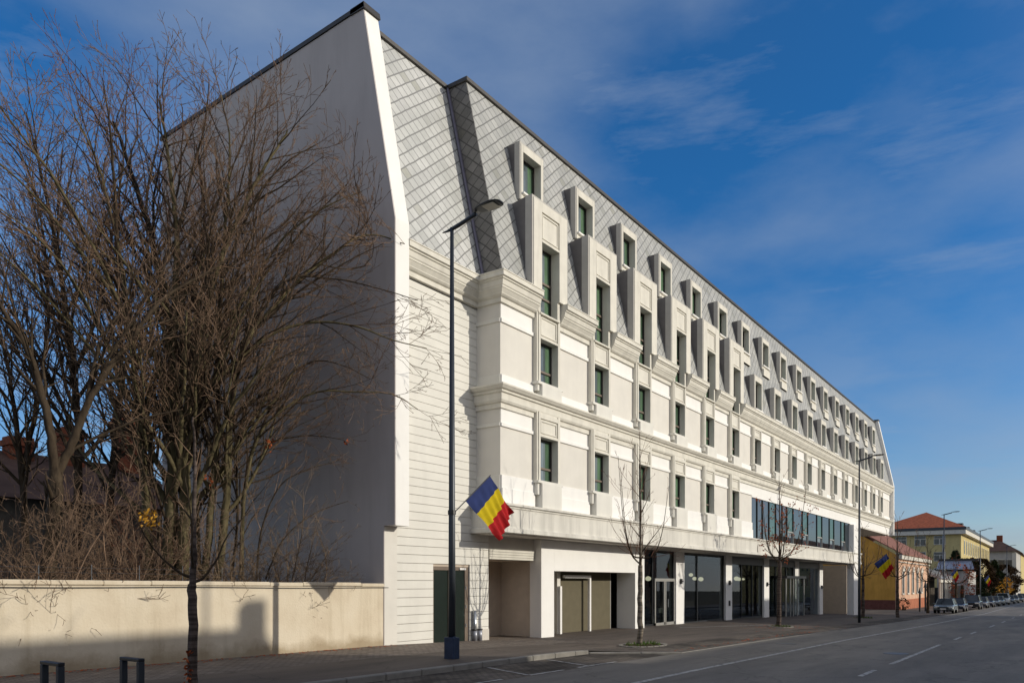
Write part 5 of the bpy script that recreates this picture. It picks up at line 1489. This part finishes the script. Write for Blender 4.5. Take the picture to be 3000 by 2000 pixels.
# ------------------------------------------------------------------ WORLD, SUN, CAMERA
SUN_EL, SUN_AZ = 18.1, 23.        # azimuth: from -Y towards +X
w = bpy.data.worlds.new('World'); sc.world = w; w.use_nodes = True
nt = w.node_tree; nt.nodes.clear()
out = N(nt, 'ShaderNodeOutputWorld'); bg = N(nt, 'ShaderNodeBackground'); bg.inputs[1].default_value = .15
sky = N(nt, 'ShaderNodeTexSky', sky_type='NISHITA'); sky.sun_disc = False
sky.sun_elevation = R(SUN_EL); sky.sun_rotation = R(180-SUN_AZ); sky.altitude = 200; sky.air_density = 1.0; sky.dust_density = .5; sky.ozone_density = 3.5
tc = N(nt, 'ShaderNodeTexCoord')
hs = N(nt, 'ShaderNodeHueSaturation'); hs.inputs['Saturation'].default_value = 1.38; hs.inputs['Value'].default_value = .87
L(nt, sky.outputs[0], hs.inputs['Color'])
mp = N(nt, 'ShaderNodeMapping'); mp.inputs['Scale'].default_value = (1.0, 1.0, 2.4); mp.inputs['Rotation'].default_value = (R(12), R(-18), R(20)); mp.inputs['Location'].default_value = (-1.6, -1.61, -1.69)
L(nt, tc.outputs['Generated'], mp.inputs[0])
n1 = noise(nt, mp.outputs[0], 1.7, 3, .5); n2 = noise(nt, mp.outputs[0], 4.2, 6, .58)
mixn = math_(nt, 'ADD', math_(nt, 'MULTIPLY', n1, .7), math_(nt, 'MULTIPLY', n2, .3))
wz = N(nt, 'ShaderNodeMapping'); wz.inputs['Scale'].default_value = (2.2, 1.2, 6.5); wz.inputs['Rotation'].default_value = (R(20), R(-28), R(35)); L(nt, tc.outputs['Generated'], wz.inputs[0])
n3 = noise(nt, wz.outputs[0], 2.6, 7, .62)
fac0 = ramp(nt, n3, [(.50, (0, 0, 0)), (.78, (.52, .52, .52))])
fac1 = ramp(nt, mixn, [(.44, (0, 0, 0)), (.68, (.60, .60, .60))])
skc = mixc(nt, 1., hs.outputs[0], (.93, .935, 1.04), 'MULTIPLY')
skc = mixc(nt, .10, skc, (1.3, 1.75, 2.6))
sz = N(nt, 'ShaderNodeSeparateXYZ'); L(nt, tc.outputs['Generated'], sz.inputs[0])
lowb = N(nt, 'ShaderNodeMapRange', interpolation_type='SMOOTHSTEP'); L(nt, math_(nt, 'MULTIPLY', sz.outputs['Z'], -1), lowb.inputs[0]); lowb.inputs[1].default_value = -.40; lowb.inputs[2].default_value = -.10
wl = N(nt, 'ShaderNodeMapping'); wl.inputs['Scale'].default_value = (1.3, 1.3, 4.5); wl.inputs['Location'].default_value = (2.3, .4, 1.7); L(nt, tc.outputs['Generated'], wl.inputs[0])
fac2 = math_(nt, 'MULTIPLY', ramp(nt, noise(nt, wl.outputs[0], 2.4, 5, .55), [(.40, (0, 0, 0)), (.62, (.60, .60, .60))]), lowb.outputs[0])
fac = math_(nt, 'MAXIMUM', math_(nt, 'MAXIMUM', fac1, fac2), math_(nt, 'MULTIPLY', fac0, .9))
colr = mixc(nt, fac, skc, (2.1, 2.6, 3.45))
# a bank of unseen bright haze and cloud, added out of view to fill shade
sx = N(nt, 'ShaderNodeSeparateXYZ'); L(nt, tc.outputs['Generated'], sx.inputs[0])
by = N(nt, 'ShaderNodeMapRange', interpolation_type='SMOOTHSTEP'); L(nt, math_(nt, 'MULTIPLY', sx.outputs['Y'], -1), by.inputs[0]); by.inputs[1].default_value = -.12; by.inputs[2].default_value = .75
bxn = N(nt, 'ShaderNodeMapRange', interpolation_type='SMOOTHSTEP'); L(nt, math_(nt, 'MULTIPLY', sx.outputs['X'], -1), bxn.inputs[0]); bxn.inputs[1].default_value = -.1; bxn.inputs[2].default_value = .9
fill_bank = math_(nt, 'MAXIMUM', math_(nt, 'MULTIPLY', by.outputs[0], .60), math_(nt, 'MULTIPLY', bxn.outputs[0], .27))
fill_bank = math_(nt, 'MULTIPLY', fill_bank, math_(nt, 'ADD', .72, math_(nt, 'MULTIPLY', n2, .5)))
colr = mixc(nt, fill_bank, colr, (6.6, 6.1, 5.4))
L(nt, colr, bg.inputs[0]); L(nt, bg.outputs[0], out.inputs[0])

sd = bpy.data.lights.new('Sun', 'SUN'); sd.energy = 3.05; sd.angle = R(.55); sd.color = (1., .93, .80)
so = bpy.data.objects.new('Sun', sd); col.objects.link(so)
dirv = Vector((math.sin(R(SUN_AZ))*math.cos(R(SUN_EL)), -math.cos(R(SUN_AZ))*math.cos(R(SUN_EL)), math.sin(R(SUN_EL))))
so.rotation_euler = dirv.to_track_quat('Z', 'Y').to_euler(); so.location = (20, -30, 30)

cd = bpy.data.cameras.new('Camera'); co = bpy.data.objects.new('Camera', cd); col.objects.link(co)
cd.sensor_width = 36; cd.lens = 36*F_/3000; cd.shift_y = (HY-1000)/3000; cd.clip_start = .1; cd.clip_end = 3000
co.location = (0, 0, CH); co.rotation_euler = (R(90), 0, -math.atan2(EXf, EYf))
sc.camera = co
sc.view_settings.view_transform = 'Standard'; sc.view_settings.look = 'None'; sc.view_settings.exposure = 0; sc.view_settings.gamma = 1
sc.render.engine = 'CYCLES'; sc.cycles.use_denoising = True
sc.cycles.max_bounces = 6; sc.cycles.transparent_max_bounces = 8
